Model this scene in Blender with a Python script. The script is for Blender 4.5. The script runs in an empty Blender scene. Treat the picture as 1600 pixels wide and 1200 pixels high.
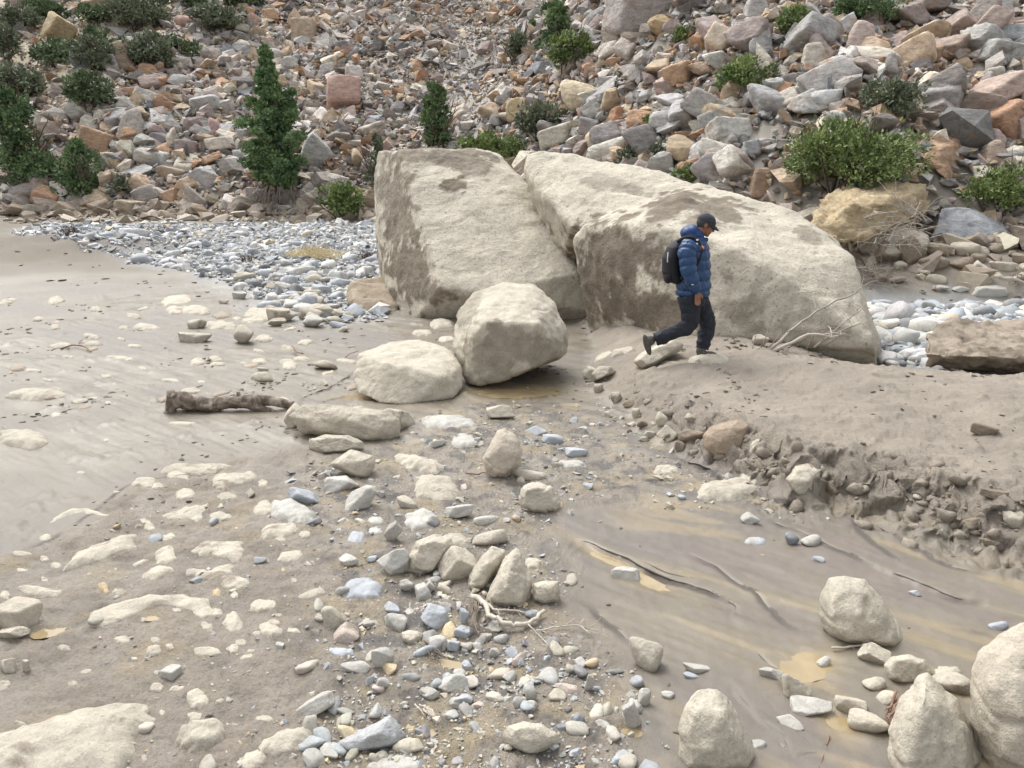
import bpy, bmesh, math, random
import numpy as np
from mathutils import Vector, Matrix, Euler

random.seed(7); np.random.seed(7)
SC = bpy.context.scene
COL = SC.collection

# ------------------------------------------------------------------ camera, sky, sun, exposure
CAM_H = 2.4; PITCH = math.radians(14.5); F = 1200.0
cam_d = bpy.data.cameras.new('camera'); cam = bpy.data.objects.new('camera', cam_d); COL.objects.link(cam)
cam.location = (0, 0, CAM_H); cam.rotation_euler = (math.radians(90) - PITCH, 0, 0)
cam_d.sensor_width = 36.0; cam_d.lens = 27.0; cam_d.clip_start = 0.05; cam_d.clip_end = 3000
SC.camera = cam
SUN_EL = math.radians(58); SUN_AZ = math.radians(-35)      # azimuth from +Y towards +X
W = bpy.data.worlds.new('World'); SC.world = W; W.use_nodes = True
wn = W.node_tree.nodes; wl = W.node_tree.links; wn.clear()
sky = wn.new('ShaderNodeTexSky'); sky.sky_type = 'NISHITA'; sky.sun_disc = False
sky.sun_elevation = SUN_EL; sky.sun_rotation = SUN_AZ; sky.air_density = 1.0; sky.dust_density = 4.0; sky.ozone_density = 1.0
hs = wn.new('ShaderNodeHueSaturation'); hs.inputs['Saturation'].default_value = 0.18
bg = wn.new('ShaderNodeBackground'); bg.inputs['Strength'].default_value = 0.15
wo = wn.new('ShaderNodeOutputWorld')
wl.new(sky.outputs[0], hs.inputs['Color']); wl.new(hs.outputs[0], bg.inputs['Color']); wl.new(bg.outputs[0], wo.inputs['Surface'])
sd_ = bpy.data.lights.new('sun', 'SUN'); sd_.energy = 0.95; sd_.angle = math.radians(30); sd_.color = (1.0, 0.975, 0.93)
sun = bpy.data.objects.new('sun', sd_); COL.objects.link(sun)
sdir = Vector((math.sin(SUN_AZ) * math.cos(SUN_EL), math.cos(SUN_AZ) * math.cos(SUN_EL), math.sin(SUN_EL)))
sun.rotation_euler = sdir.to_track_quat('Z', 'Y').to_euler()
SC.view_settings.view_transform = 'Standard'; SC.view_settings.look = 'None'
SC.view_settings.gamma = 1.0; SC.view_settings.use_curve_mapping = False
SC.view_settings.exposure = 1.0
SC.cycles.max_bounces = 5; SC.cycles.diffuse_bounces = 3; SC.cycles.glossy_bounces = 2
SC.cycles.transparent_max_bounces = 4; SC.cycles.transmission_bounces = 2

# ------------------------------------------------------------------ projection helpers (world <-> photograph pixels)
CP, SP = math.cos(PITCH), math.sin(PITCH)
def ray(u, v):
    cx = (np.asarray(u, float) - 800) / F; cy = (600 - np.asarray(v, float)) / F
    return np.stack([cx + 0 * cy, CP + cy * SP, -SP + cy * CP], -1)
def P0(u, v, z=0.0):
    d = ray(u, v); t = (z - CAM_H) / d[..., 2]
    return d * t[..., None] + np.array([0, 0, CAM_H])
def PY(u, v, y):
    d = ray(u, v); t = y / d[..., 1]
    return d * np.asarray(t)[..., None] + np.array([0, 0, CAM_H])
def project(p):
    p = np.asarray(p, float); x = p[..., 0]; y = p[..., 1]; z = p[..., 2] - CAM_H
    dep = y * CP - z * SP; up = y * SP + z * CP
    dd = np.where(np.abs(dep) < 1e-6, 1e-6, dep)
    return 800 + F * x / dd, 600 - F * up / dd, dep

# ------------------------------------------------------------------ noise
_rs = np.random.RandomState(11)
_g2 = _rs.normal(size=(1024, 2)); _g2 /= np.linalg.norm(_g2, axis=1)[:, None]
_g3 = _rs.normal(size=(1024, 3)); _g3 /= np.linalg.norm(_g3, axis=1)[:, None]
def _h(a, b, c=0):
    h = (a * 73856093) ^ (b * 19349663) ^ (c * 83492791)
    h = (h ^ (h >> 13)) * 1274126177
    return ((h ^ (h >> 16)) & 1023).astype(np.int64)
def n2(x, y):
    xi = np.floor(x).astype(np.int64); yi = np.floor(y).astype(np.int64); fx = x - xi; fy = y - yi
    u = fx * fx * fx * (fx * (fx * 6 - 15) + 10); v = fy * fy * fy * (fy * (fy * 6 - 15) + 10)
    def g(dx, dy):
        gg = _g2[_h(xi + dx, yi + dy)]
        return gg[..., 0] * (fx - dx) + gg[..., 1] * (fy - dy)
    return 1.5 * ((g(0, 0) * (1 - u) + g(1, 0) * u) * (1 - v) + (g(0, 1) * (1 - u) + g(1, 1) * u) * v)
def n3(p):
    pi = np.floor(p).astype(np.int64); f = p - pi; w = f * f * f * (f * (f * 6 - 15) + 10)
    r = 0
    for dx in (0, 1):
        for dy in (0, 1):
            for dz in (0, 1):
                gg = _g3[_h(pi[:, 0] + dx, pi[:, 1] + dy, pi[:, 2] + dz)]
                d = gg[:, 0] * (f[:, 0] - dx) + gg[:, 1] * (f[:, 1] - dy) + gg[:, 2] * (f[:, 2] - dz)
                ww = (w[:, 0] if dx else 1 - w[:, 0]) * (w[:, 1] if dy else 1 - w[:, 1]) * (w[:, 2] if dz else 1 - w[:, 2])
                r = r + d * ww
    return 1.5 * r
def fb2(x, y, o=4, lac=2.1, g=0.5):
    r = 0; a = 1.0
    for i in range(o):
        r = r + a * n2(x + 17.3 * i, y - 9.1 * i); x = x * lac; y = y * lac; a *= g
    return r
def fb3(p, o=4, lac=2.1, g=0.5):
    r = 0; a = 1.0; p = p.copy()
    for i in range(o):
        r = r + a * n3(p + 13.7 * i); p = p * lac; a *= g
    return r
def ss(a, b, x):
    t = np.clip((x - a) / (b - a), 0, 1); return t * t * (3 - 2 * t)
def sdseg(x, y, pts, closed=True):
    """distance to a polyline, and for closed ones + inside / - outside"""
    pts = np.asarray(pts, float); n = len(pts); best = np.full(np.shape(x), 1e18); ins = np.zeros(np.shape(x), bool); side = np.zeros(np.shape(x)); nx_ = np.zeros(np.shape(x)); ny_ = np.zeros(np.shape(x))
    for i in range(n if closed else n - 1):
        ax, ay = pts[i]; bx, by = pts[(i + 1) % n]; ex, ey = bx - ax, by - ay
        px, py = x - ax, y - ay
        t = np.clip((px * ex + py * ey) / max(ex * ex + ey * ey, 1e-12), 0, 1)
        d = (px - t * ex) ** 2 + (py - t * ey) ** 2
        if closed:
            best = np.minimum(best, d)
            c = ((ay <= y) & (by > y)) | ((by <= y) & (ay > y))
            xx = ax + (y - ay) * ex / (ey if abs(ey) > 1e-12 else 1e-12)
            ins ^= c & (x < xx)
        else:
            m = d < best; best = np.where(m, d, best); side = np.where(m, np.sign(ex * py - ey * px), side); nx_ = np.where(m, ax + t * ex, nx_); ny_ = np.where(m, ay + t * ey, ny_)
    best = np.sqrt(best)
    return np.where(ins, best, -best) if closed else (best, side, nx_, ny_)

# ------------------------------------------------------------------ terrain
def foot(x): return 42 - 22.5 * ss(-9, 11, x)
def bed(x, y):
    f = foot(x); fp = (foot(x + .5) - foot(x - .5)); ca = (1 + fp * fp) ** -0.17
    z = .6 * ss(14, 42, y) * ss(0, 1, 1)
    wr = ss(3, 8, x)
    z = z + (0.22 + .45 * wr) * ss(f - 2.6, f, y) + .25 * wr * ss(16.6, 18, y)
    s = (y - f) * ca
    sl = .62 * np.maximum(s, 0) ** 1.0
    sl = 60 * (1 - np.exp(-sl / 60)) * ss(-.5, 2.5, s)
    wob = ss(0, 8, s)
    z = z + sl + wob * (1.1 * n2(x * .09 + 3, y * .07) + .5 * n2(x * .23, y * .2 + 8))
    return z
BANK = [tuple(P0(u, v)[:2]) for u, v in [(900, 572), (925, 606), (968, 645), (1012, 688), (1078, 722), (1150, 752), (1225, 792), (1300, 795), (1400, 812), (1500, 856), (1620, 888), (1800, 950), (2300, 1150)]] + \
       [(14, 5.0), (14, 9.0), (6.6, 9.3), (5.0, 9.7), (4.7, 12), (3.2, 14.5), (1.1, 15.0), (1.2, 12.5), (1.15, 11.0), (.95, 10.2)]
def pxpoly(l): return [tuple(P0(u, v)[:2]) for u, v in l]
ROUGH = pxpoly([(-700, 930), (-10, 868), (140, 802), (210, 748), (420, 700), (520, 690), (620, 690), (700, 650), (900, 636), (990, 700), (1080, 735), (1000, 795), (870, 800), (890, 900), (930, 980), (990, 1080), (1050, 1400), (-600, 1400)])
GRAV = pxpoly([(430, 730), (560, 700), (600, 650), (760, 625), (960, 628), (1060, 722), (1180, 770), (1130, 800), (900, 785), (870, 850), (890, 980), (1000, 1080), (1080, 1400), (540, 1400), (480, 1080), (500, 900), (455, 800)])
SCARPS = [  # small erosion steps in the wet mud, (polyline in photo pixels on the flat bed, drop, reach); the lower side is on the left of the direction drawn
    ([(1165, 975), (1150, 960), (1158, 945), (1100, 915), (1000, 880), (940, 850), (890, 838)], .045, .22),
    ([(1620, 950), (1500, 930), (1400, 893), (1300, 850), (1230, 822), (1160, 800)], .026, .30),
    ([(1460, 915), (1400, 872), (1340, 828), (1310, 795)], .012, .2),
    ([(1075, 745), (1000, 748), (940, 745), (925, 752)], .030, .12),
    ([(1180, 772), (1120, 742), (1060, 720), (1020, 705)], .03, .15),
    ([(1020, 1110), (960, 1060), (900, 1025), (850, 985)], .020, .10),
    ([(1250, 1200), (1210, 1150), (1170, 1110), (1150, 1040)], .014, .12),
    ([(590, 560), (520, 600), (470, 625)], .03, .25),
    ([(595, 590), (540, 615), (490, 632)], .03, .2),
    ([(0, 868), (70, 850), (140, 806), (205, 752), (300, 738)], .012, .6),
    ([(1560, 905), (1480, 880), (1420, 850), (1370, 822)], .016, .2),
    ([(1300, 1000), (1240, 975), (1190, 930), (1110, 880), (1040, 850)], .015, .25),
    ([(1110, 905), (1040, 890), (985, 872)], .015, .12),
    ([(1290, 1130), (1240, 1085), (1205, 1040), (1175, 1010)], .015, .12),
    ([(1010, 1020), (970, 980), (915, 940), (880, 925)], .015, .15),
    ([(1600, 1010), (1540, 985), (1470, 975)], .015, .15),
    ([(700, 640), (800, 632), (900, 628), (940, 630)], .02, .2),
]
def _resample(a, step=.03, seed=0, amp=1.0):
    a = np.array(a); L = np.r_[0, np.cumsum(np.linalg.norm(np.diff(a, axis=0), axis=1))]; t = np.linspace(0, L[-1], max(8, int(L[-1] / step)))
    p = np.stack([np.interp(t, L, a[:, i]) for i in (0, 1)], -1)
    for _ in range(int(.10 / step) * 2): p[1:-1] = (p[:-2] + 2 * p[1:-1] + p[2:]) / 4
    tg = np.gradient(p, axis=0); tg /= np.linalg.norm(tg, axis=1)[:, None]; nm = np.stack([-tg[:, 1], tg[:, 0]], -1)
    q = amp * (.055 * n2(t * 2.1, t * 0 + seed * 3.3) + .030 * n2(t * 6, t * 0 + seed * 5.1 + 9) + .014 * n2(t * 17, t * 0 + seed))
    return p + nm * q[:, None]
SCARPS = [(_resample(pxpoly(a), .04, i, 1.0 if b > .013 else .6), b, c) for i, (a, b, c) in enumerate(SCARPS)]
PUDDLES = [(1262, 1040, 46, 26, 12), (1312, 1128, 44, 24, -35), (668, 1142, 34, 12, -18), (985, 1140, 24, 8, -10), (960, 872, 95, 9, -27), (700, 1038, 40, 10, -8), (600, 618, 60, 8, 0), (238, 965, 14, 5, 10), (75, 985, 28, 8, 12), (800, 612, 70, 10, 0)]
_pd = []
for (u, v, a, b, t) in PUDDLES:
    c = P0(u, v)[:2]; ct, st = math.cos(math.radians(t)), math.sin(math.radians(t))
    e1 = P0(u + a * ct, v - a * st)[:2] - c; e2 = P0(u + b * st, v + b * ct)[:2] - c
    _pd.append((c, np.linalg.inv(np.array([e1, e2]).T), e1, e2))
def pud(x, y):
    m = np.zeros(np.shape(x))
    for c, M, _, _ in _pd:
        dx, dy = x - c[0], y - c[1]
        q = (M[0, 0] * dx + M[0, 1] * dy) ** 2 + (M[1, 0] * dx + M[1, 1] * dy) ** 2
        m = np.maximum(m, np.exp(-q * 1.0))
    return m
def bank_h(x, y, sd=None):
    if sd is None: sd = sdseg(x, y, BANK)
    amp = ss(.7, 2.2, x) * .75 + .25
    h = amp * (.34 * ss(-.10, .52, sd) + .17 * ss(.5, 3.2, sd))
    back = ss(0, 1.6, sdseg(x, y, [(-9, -20), (20, -20), (20, 9.0), (6.4, 9.3), (4.8, 9.8), (4.6, 12), (3.0, 15.5), (-9, 15.5)]) + .2)
    return h * (back * .9 + .1)
def terrain(x, y, masks=False):
    x = np.asarray(x, float); y = np.asarray(y, float)
    z = bed(x, y)
    near = 1 - ss(17, 24, y)
    jag = .10 * n2(x * 1.7, y * 1.7) + .06 * n2(x * 4.1, y * 4.1)
    sdb = sdseg(x, y, BANK)
    sdj = sdb + jag
    hb = bank_h(x, y, sdj)
    z = z + hb
    edge = np.exp(-((sdj - .20) / .34) ** 2) * ss(1.0, 2.0, x) * (y < 9)
    lum = np.abs(n2(x * 4.5, y * 5.5)) + .5 * np.abs(n2(x * 9, y * 10)) + .25 * np.abs(n2(x * 19, y * 19))
    z = z + edge * (.13 * lum - .05)
    inb = ss(0, .3, sdj)
    z = z + inb * (.030 * fb2(x * 1.7, y * 2.2, 3) + .035 * np.maximum(0, fb2(x * 6, y * 7, 4) - .22) - .05 * np.maximum(0, n2(x * 5.3 + 40, y * 5.3) - .42) - .016 * ss(.07, .0, np.abs(n2(x * 1.3 + 20 + .3 * n2(x * 4, y * 4), y * 3.1))) * ss(.1, .4, n2(x * .9, y * .9 + 7)) + .006 * fb2(x * 16, y * 16, 2))
    # ridge of mud far upstream
    r_ = np.exp(-((y - (24.5 + .15 * (x + 15))) / 1.8) ** 2) * ss(-9.5, -12.5, x) * .0
    rr = np.exp(-((y - 26.0 - .12 * (x + 16)) / 2.6) ** 2) * (1 - ss(-14.5, -10.5, x + .8 * n2(x, y)))
    z = z + .50 * rr + rr * .12 * fb2(x * 1.5, y * 1.5, 3)
    ro = ss(-.1, .25, sdseg(x, y, ROUGH) + .15 * n2(x * 1.5, y * 1.5)) * (1 - inb)
    fl = (1 - ro) * (1 - inb) * near
    f1 = fb2(x * 2.2, y * 2.8, 3)
    z = z + ro * (.022 * f1 + .012 * fb2(x * 9, y * 10, 3) + .007 * np.abs(n2(x * 33, y * 33)))
    wet = np.clip(ss(.15, -.25, f1) * ro, 0, 1)
    cs, sn = math.cos(math.radians(-38)), math.sin(math.radians(-38))
    xa = x * cs + y * sn; ya = -x * sn + y * cs
    z = z + fl * (.018 * n2(x * .5, y * .6) + .007 * n2(x * 1.9, y * 2.1) + .009 * n2(xa * .8 + n2(x, y), ya * 6) + .004 * n2(xa * 2.5, ya * 17) + .003 * n2(x * 14, y * 14) + .035 * np.maximum(0, fb2(x * 2.6, y * 1.9 + 3, 5) - .30) * (x < .5))
    drop = 0
    for pl, dz, rch in SCARPS:
        cx0, cy0 = pl.min(0) - 1.2; cx1, cy1 = pl.max(0) + 1.2
        m = (x > cx0) & (x < cx1) & (y > cy0) & (y < cy1)
        if not m.any(): continue
        xx, yy = x[m], y[m]
        d, s, qx, qy = sdseg(xx, yy, pl, False)
        endf = np.minimum(1, np.minimum(np.hypot(qx - pl[0][0], qy - pl[0][1]), np.hypot(qx - pl[-1][0], qy - pl[-1][1])) / .3)
        k = np.zeros(np.shape(x)); k[m] = np.where(s > 0, 1, 0) * ss(-.004, .03, d) * np.exp(-d / rch) * dz * (.6 + .5 * n2(xx * 3, yy * 3)) * endf
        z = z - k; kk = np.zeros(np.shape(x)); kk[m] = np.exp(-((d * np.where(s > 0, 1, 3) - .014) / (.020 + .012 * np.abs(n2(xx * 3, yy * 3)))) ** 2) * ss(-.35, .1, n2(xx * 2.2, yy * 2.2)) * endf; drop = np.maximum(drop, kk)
    pm = pud(x, y)
    z = z - pm * .020
    z = z - 1.5 * np.exp(-((x - 10.45) ** 2 + (y - 20.9) ** 2 * .6) / .55)
    # channel of the side stream on the far right
    ch = np.exp(-((y - 16.2 - .04 * (x - 8)) / .62) ** 2) * ss(5.2, 7.0, x)
    z = z - ch * .22
    far = ss(16, 26, y) * (1 - ss(-1, 3, y - foot(x)))
    z = z + far * (.10 * fb2(x * .5, y * .5, 3))
    s_ = y - foot(x)
    z = z + ss(0, 3, s_) * .16 * fb2(x * 1.3, y * 1.3, 3)
    if not masks: return z
    return z, dict(bank=inb, edge=edge, rough=ro, flat=fl, drop=drop, pud=pm, wet=wet, s=s_, far=far, ch=ch, xa=xa, ya=ya, f1=f1, sdb=sdb, rr=rr)
_TT = np.concatenate([np.linspace(1.5, 8, 110), np.linspace(8.1, 22, 110), np.linspace(22.3, 120, 170)])
def G(u, v):
    """where the view ray through photo pixel (u, v) meets the ground"""
    u = np.atleast_1d(np.asarray(u, float)); v = np.atleast_1d(np.asarray(v, float)); out = np.zeros((len(u), 3))
    for i0 in range(0, len(u), 400):
        d = ray(u[i0:i0 + 400], v[i0:i0 + 400]); o = np.array([0, 0, CAM_H])
        T = np.broadcast_to(_TT, (len(d), len(_TT)))
        for k in range(2):
            p = o + d[:, None, :] * T[..., None]
            below = p[..., 2] - terrain(p[..., 0], p[..., 1]) < 0
            j = np.where(below.any(1), below.argmax(1), len(_TT) - 1 if k == 0 else T.shape[1] - 1); j = np.maximum(j, 1)
            a = T[np.arange(len(d)), j - 1]; b = T[np.arange(len(d)), j]
            T = a[:, None] + (b - a)[:, None] * np.linspace(0, 1, 12)[None]
        t = (a + b) / 2
        out[i0:i0 + 400] = o + d * t[:, None]
    return out

# ------------------------------------------------------------------ mesh helpers
def mesh_np(name, V, Tr, cols=None, smooth=True, mat=None, extra=None):
    me = bpy.data.meshes.new(name); V = np.asarray(V, np.float32); Tr = np.asarray(Tr, np.int32)
    k = Tr.shape[1]
    me.vertices.add(len(V)); me.vertices.foreach_set('co', V.ravel())
    me.loops.add(Tr.size); me.loops.foreach_set('vertex_index', Tr.ravel())
    me.polygons.add(len(Tr)); me.polygons.foreach_set('loop_start', np.arange(0, Tr.size, k, dtype=np.int32))
    try: me.polygons.foreach_set('loop_total', np.full(len(Tr), k, np.int32))
    except Exception: pass
    me.update(calc_edges=True)
    me.polygons.foreach_set('use_smooth', np.full(len(Tr), smooth, bool))
    if cols is not None:
        a = me.color_attributes.new('col', 'FLOAT_COLOR', 'POINT')
        c = np.ones((len(V), 4), np.float32); c[:, :3] = cols; a.data.foreach_set('color', c.ravel())
    for kk, vv in (extra or {}).items():
        a = me.attributes.new(kk, 'FLOAT', 'POINT'); a.data.foreach_set('value', np.asarray(vv, np.float32))
    if mat: me.materials.append(mat)
    return me
def link(name, me, parent=None, label=None, cat=None, group=None, kind=None):
    o = bpy.data.objects.new(name, me); COL.objects.link(o)
    if parent: o.parent = parent
    if label: o['label'] = label
    if cat: o['category'] = cat
    if group: o['group'] = group
    if kind: o['kind'] = kind
    return o
def empty(name, loc, label, cat, group=None):
    o = link(name, None, None, label, cat, group); o.location = loc; return o
def ico(k):
    bm = bmesh.new(); bmesh.ops.create_icosphere(bm, subdivisions=k, radius=1)
    V = np.array([v.co[:] for v in bm.verts]); T = np.array([[v.index for v in f.verts] for f in bm.faces]); bm.free()
    return V / np.linalg.norm(V, axis=1)[:, None], T
ICO = {k: ico(k) for k in (2, 3, 4, 5, 6)}
def hull(P):
    bm = bmesh.new()
    for p in P: bm.verts.new(p)
    r = bmesh.ops.convex_hull(bm, input=bm.verts)
    bmesh.ops.delete(bm, geom=[v for v in bm.verts if not v.link_faces], context='VERTS')
    bmesh.ops.triangulate(bm, faces=bm.faces)
    bmesh.ops.recalc_face_normals(bm, faces=bm.faces)
    bm.verts.index_update()
    V = np.array([v.co[:] for v in bm.verts]); T = np.array([[v.index for v in f.verts] for f in bm.faces]); bm.free()
    return V, T
def rock_shape(seed, kind='ang', sub=3, rough=.05):
    """unit rock: a sphere cut by planes with softened edges, and noise"""
    rs = np.random.RandomState(seed); D, T = ICO[sub]
    if kind == 'ang': n, k, lo, hi = 15, 20, .62, .95
    elif kind in ('block', 'cube'): n, k, lo, hi = 9, 20, .74, .95
    elif kind == 'round': n, k, lo, hi = 16, 5, .85, 1.0
    elif kind == 'slab': n, k, lo, hi = 13, 16, .65, 1.0
    elif kind == 'shard': n, k, lo, hi = 12, 60, .55, .92
    elif kind == 'cube': n, k, lo, hi = 7, 50, .72, .95
    elif kind == 'tooth': n, k, lo, hi = 14, 14, .66, .95
    N = rs.normal(size=(n, 3)); N /= np.linalg.norm(N, axis=1)[:, None]; h = rs.uniform(lo, hi, n)
    if kind in ('block', 'cube'):
        q = np.linalg.qr(rs.normal(size=(3, 3)) * .25 + np.eye(3))[0]
        N = np.concatenate([N, q, -q]); h = np.concatenate([h * 1.15, rs.uniform(.55, .75, 6)])
    if kind == 'slab':
        N = np.concatenate([N, [[.1, 0, 1], [-.1, .05, -1]]]); N /= np.linalg.norm(N, axis=1)[:, None]; h = np.concatenate([h, [.5, .5]])
    if kind == 'tooth':
        T_ = np.array([[.95, 0, .2], [-.95, .1, .16], [0, -.9, .3], [.2, .9, .25], [0, 0, -1], [.6, -.6, .1]]); T_ /= np.linalg.norm(T_, axis=1)[:, None]
        N = np.concatenate([N, T_]); h = np.concatenate([h * 1.25, [.5, .5, .45, .5, .8, .6]])
    dots = D @ N.T
    inv = np.maximum(dots, 0.02) / h[None]
    r = (inv ** k).sum(1) ** (-1.0 / k)
    r = np.minimum(r, 1.6)
    V = D * r[:, None]
    o = rs.uniform(-50, 50, 3)
    nz = fb3(V * 2.2 + o, 4 if sub > 3 else 3)
    V = V * (1 + rough * nz)[:, None]
    if sub >= 4: V = V * (1 + rough * .35 * np.abs(fb3(V * 9 + o, 3)))[:, None]
    lo_, hi_ = V.min(0), V.max(0); V = (V - (lo_ + hi_) / 2) / ((hi_ - lo_) / 2)
    return V, T
# ------------------------------------------------------------------ materials
def mk(name):
    m = bpy.data.materials.new(name); m.use_nodes = True; nt = m.node_tree
    return m, nt.nodes, nt.links, nt.nodes['Principled BSDF']
def noise(n, l, vec, scale, det=4, rough=.55, dist=0.0):
    t = n.new('ShaderNodeTexNoise'); t.inputs['Scale'].default_value = scale; t.inputs['Detail'].default_value = det
    t.inputs['Roughness'].default_value = rough; t.inputs['Distortion'].default_value = dist
    if vec is not None: l.new(vec, t.inputs['Vector'])
    return t
def ramp(n, l, fac, stops):
    r = n.new('ShaderNodeValToRGB'); e = r.color_ramp.elements
    while len(e) < len(stops): e.new(.5)
    for i, (p, c) in enumerate(stops):
        e[i].position = p; e[i].color = (c, c, c, 1) if isinstance(c, (int, float)) else (*c, 1)
    l.new(fac, r.inputs[0]); return r
def mix(n, l, typ, fac, a, b):
    m = n.new('ShaderNodeMix'); m.data_type = 'RGBA'; m.blend_type = typ; m.clamp_factor = True
    for sock, val in ((m.inputs[0], fac), (m.inputs[6], a), (m.inputs[7], b)):
        if hasattr(val, 'links'): l.new(val, sock)
        elif isinstance(val, (int, float)): sock.default_value = val
        else: sock.default_value = (*val, 1)
    return m.outputs[2]
def bump(n, l, h, dist, strength=1.0, prev=None):
    b = n.new('ShaderNodeBump'); b.inputs['Distance'].default_value = dist; b.inputs['Strength'].default_value = strength
    l.new(h, b.inputs['Height'])
    if prev is not None: l.new(prev, b.inputs['Normal'])
    return b.outputs[0]
def pos(n): return n.new('ShaderNodeNewGeometry').outputs['Position']
def mathn(n, l, op, a, b=None):
    m = n.new('ShaderNodeMath'); m.operation = op
    for i, val in enumerate((a, b)):
        if val is None: continue
        if hasattr(val, 'links'): l.new(val, m.inputs[i])
        else: m.inputs[i].default_value = val
    return m.outputs[0]

def ground_mat():
    m, n, l, b = mk('mud_and_gravel')
    c = n.new('ShaderNodeAttribute'); c.attribute_name = 'col'
    wet = n.new('ShaderNodeAttribute'); wet.attribute_name = 'wet'
    rg = n.new('ShaderNodeAttribute'); rg.attribute_name = 'rgh'
    p = pos(n)
    a = noise(n, l, p, 2.2, 6, .6); f = noise(n, l, p, 55, 5, .7); g = noise(n, l, p, 240, 3, .6)
    r1 = ramp(n, l, a.outputs[0], [(.3, .86), (.7, 1.1)]); col = mix(n, l, 'MULTIPLY', 1.0, c.outputs[0], r1.outputs[0])
    r2 = ramp(n, l, f.outputs[0], [(.32, .72), (.5, 1.0), (.68, 1.16)])
    col = mix(n, l, 'MULTIPLY', rg.outputs['Fac'], col, r2.outputs[0])
    r3 = ramp(n, l, g.outputs[0], [(.3, .8), (.6, 1.08)]); col = mix(n, l, 'MULTIPLY', .6, col, r3.outputs[0])
    # scattered dark specks of bark and grit
    sp = noise(n, l, p, 90, 2, .5); sr = ramp(n, l, sp.outputs[0], [(.665, 0), (.72, 1)])
    col = mix(n, l, 'MIX', mathn(n, l, 'MULTIPLY', sr.outputs[0], .6), col, (.11, .09, .075))
    l.new(col, b.inputs['Base Color'])
    rr = n.new('ShaderNodeMapRange'); l.new(wet.outputs['Fac'], rr.inputs[0]); rr.inputs[3].default_value = .85; rr.inputs[4].default_value = .33
    rn = mathn(n, l, 'ADD', rr.outputs[0], mathn(n, l, 'MULTIPLY', mathn(n, l, 'SUBTRACT', a.outputs[0], .5), .45))
    l.new(rn, b.inputs['Roughness'])
    hh = mathn(n, l, 'MULTIPLY', f.outputs[0], rg.outputs['Fac'])
    b1 = bump(n, l, hh, .022, 1.0); b2 = bump(n, l, g.outputs[0], .0022, .8, b1)
    l.new(b2, b.inputs['Normal'])
    b.inputs['Specular IOR Level'].default_value = .5
    return m
def rock_mat(name, src='object', scale=1.0, rough=.85, pit=.4, stain=.5, stain_col=(.19, .155, .12), bumpd=.012, veins=0.0, wet_stain=True, sc=3.0):
    """weathered stone: colour from the object (or per-rock colour attribute), patches of brown mud, grain, pits"""
    m, n, l, b = mk(name)
    if src == 'object':
        s = n.new('ShaderNodeObjectInfo').outputs['Color']
    else:
        a_ = n.new('ShaderNodeAttribute'); a_.attribute_name = 'col'; s = a_.outputs[0]
    p = pos(n)
    big = noise(n, l, p, 1.7 * scale, 5, .6, .4); mid = noise(n, l, p, 9 * scale, 6, .65); fine = noise(n, l, p, 70 * scale, 5, .7)
    r1 = ramp(n, l, mid.outputs[0], [(.28, .78), (.5, 1.0), (.72, 1.14)]); col = mix(n, l, 'MULTIPLY', 1.0, s, r1.outputs[0])
    r2 = ramp(n, l, fine.outputs[0], [(.3, .74), (.5, 1.0), (.7, 1.12)]); col = mix(n, l, 'MULTIPLY', .8, col, r2.outputs[0])
    if stain > 0:
        st = noise(n, l, p, sc * scale, 6, .68, .6)
        sr = ramp(n, l, st.outputs[0], [(.60 - .12 * stain, 0), (.68 - .12 * stain, 1)])
        col = mix(n, l, 'MIX', mathn(n, l, 'MULTIPLY', sr.outputs[0], .75), col, stain_col)
    if pit > 0:
        sp = noise(n, l, p, (130 * scale if scale > .5 else 24), 2, .5); pr = ramp(n, l, sp.outputs[0], [(.64, 0), (.70, 1)])
        col = mix(n, l, 'MIX', mathn(n, l, 'MULTIPLY', pr.outputs[0], pit), col, (.14, .115, .09))
    l.new(col, b.inputs['Base Color']); b.inputs['Roughness'].default_value = rough
    b1 = bump(n, l, mid.outputs[0], bumpd * 3.0, .9); b2 = bump(n, l, fine.outputs[0], bumpd * .7, 1.0, b1)

    l.new(b2, b.inputs['Normal']); b.inputs['Specular IOR Level'].default_value = .3
    return m
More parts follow.
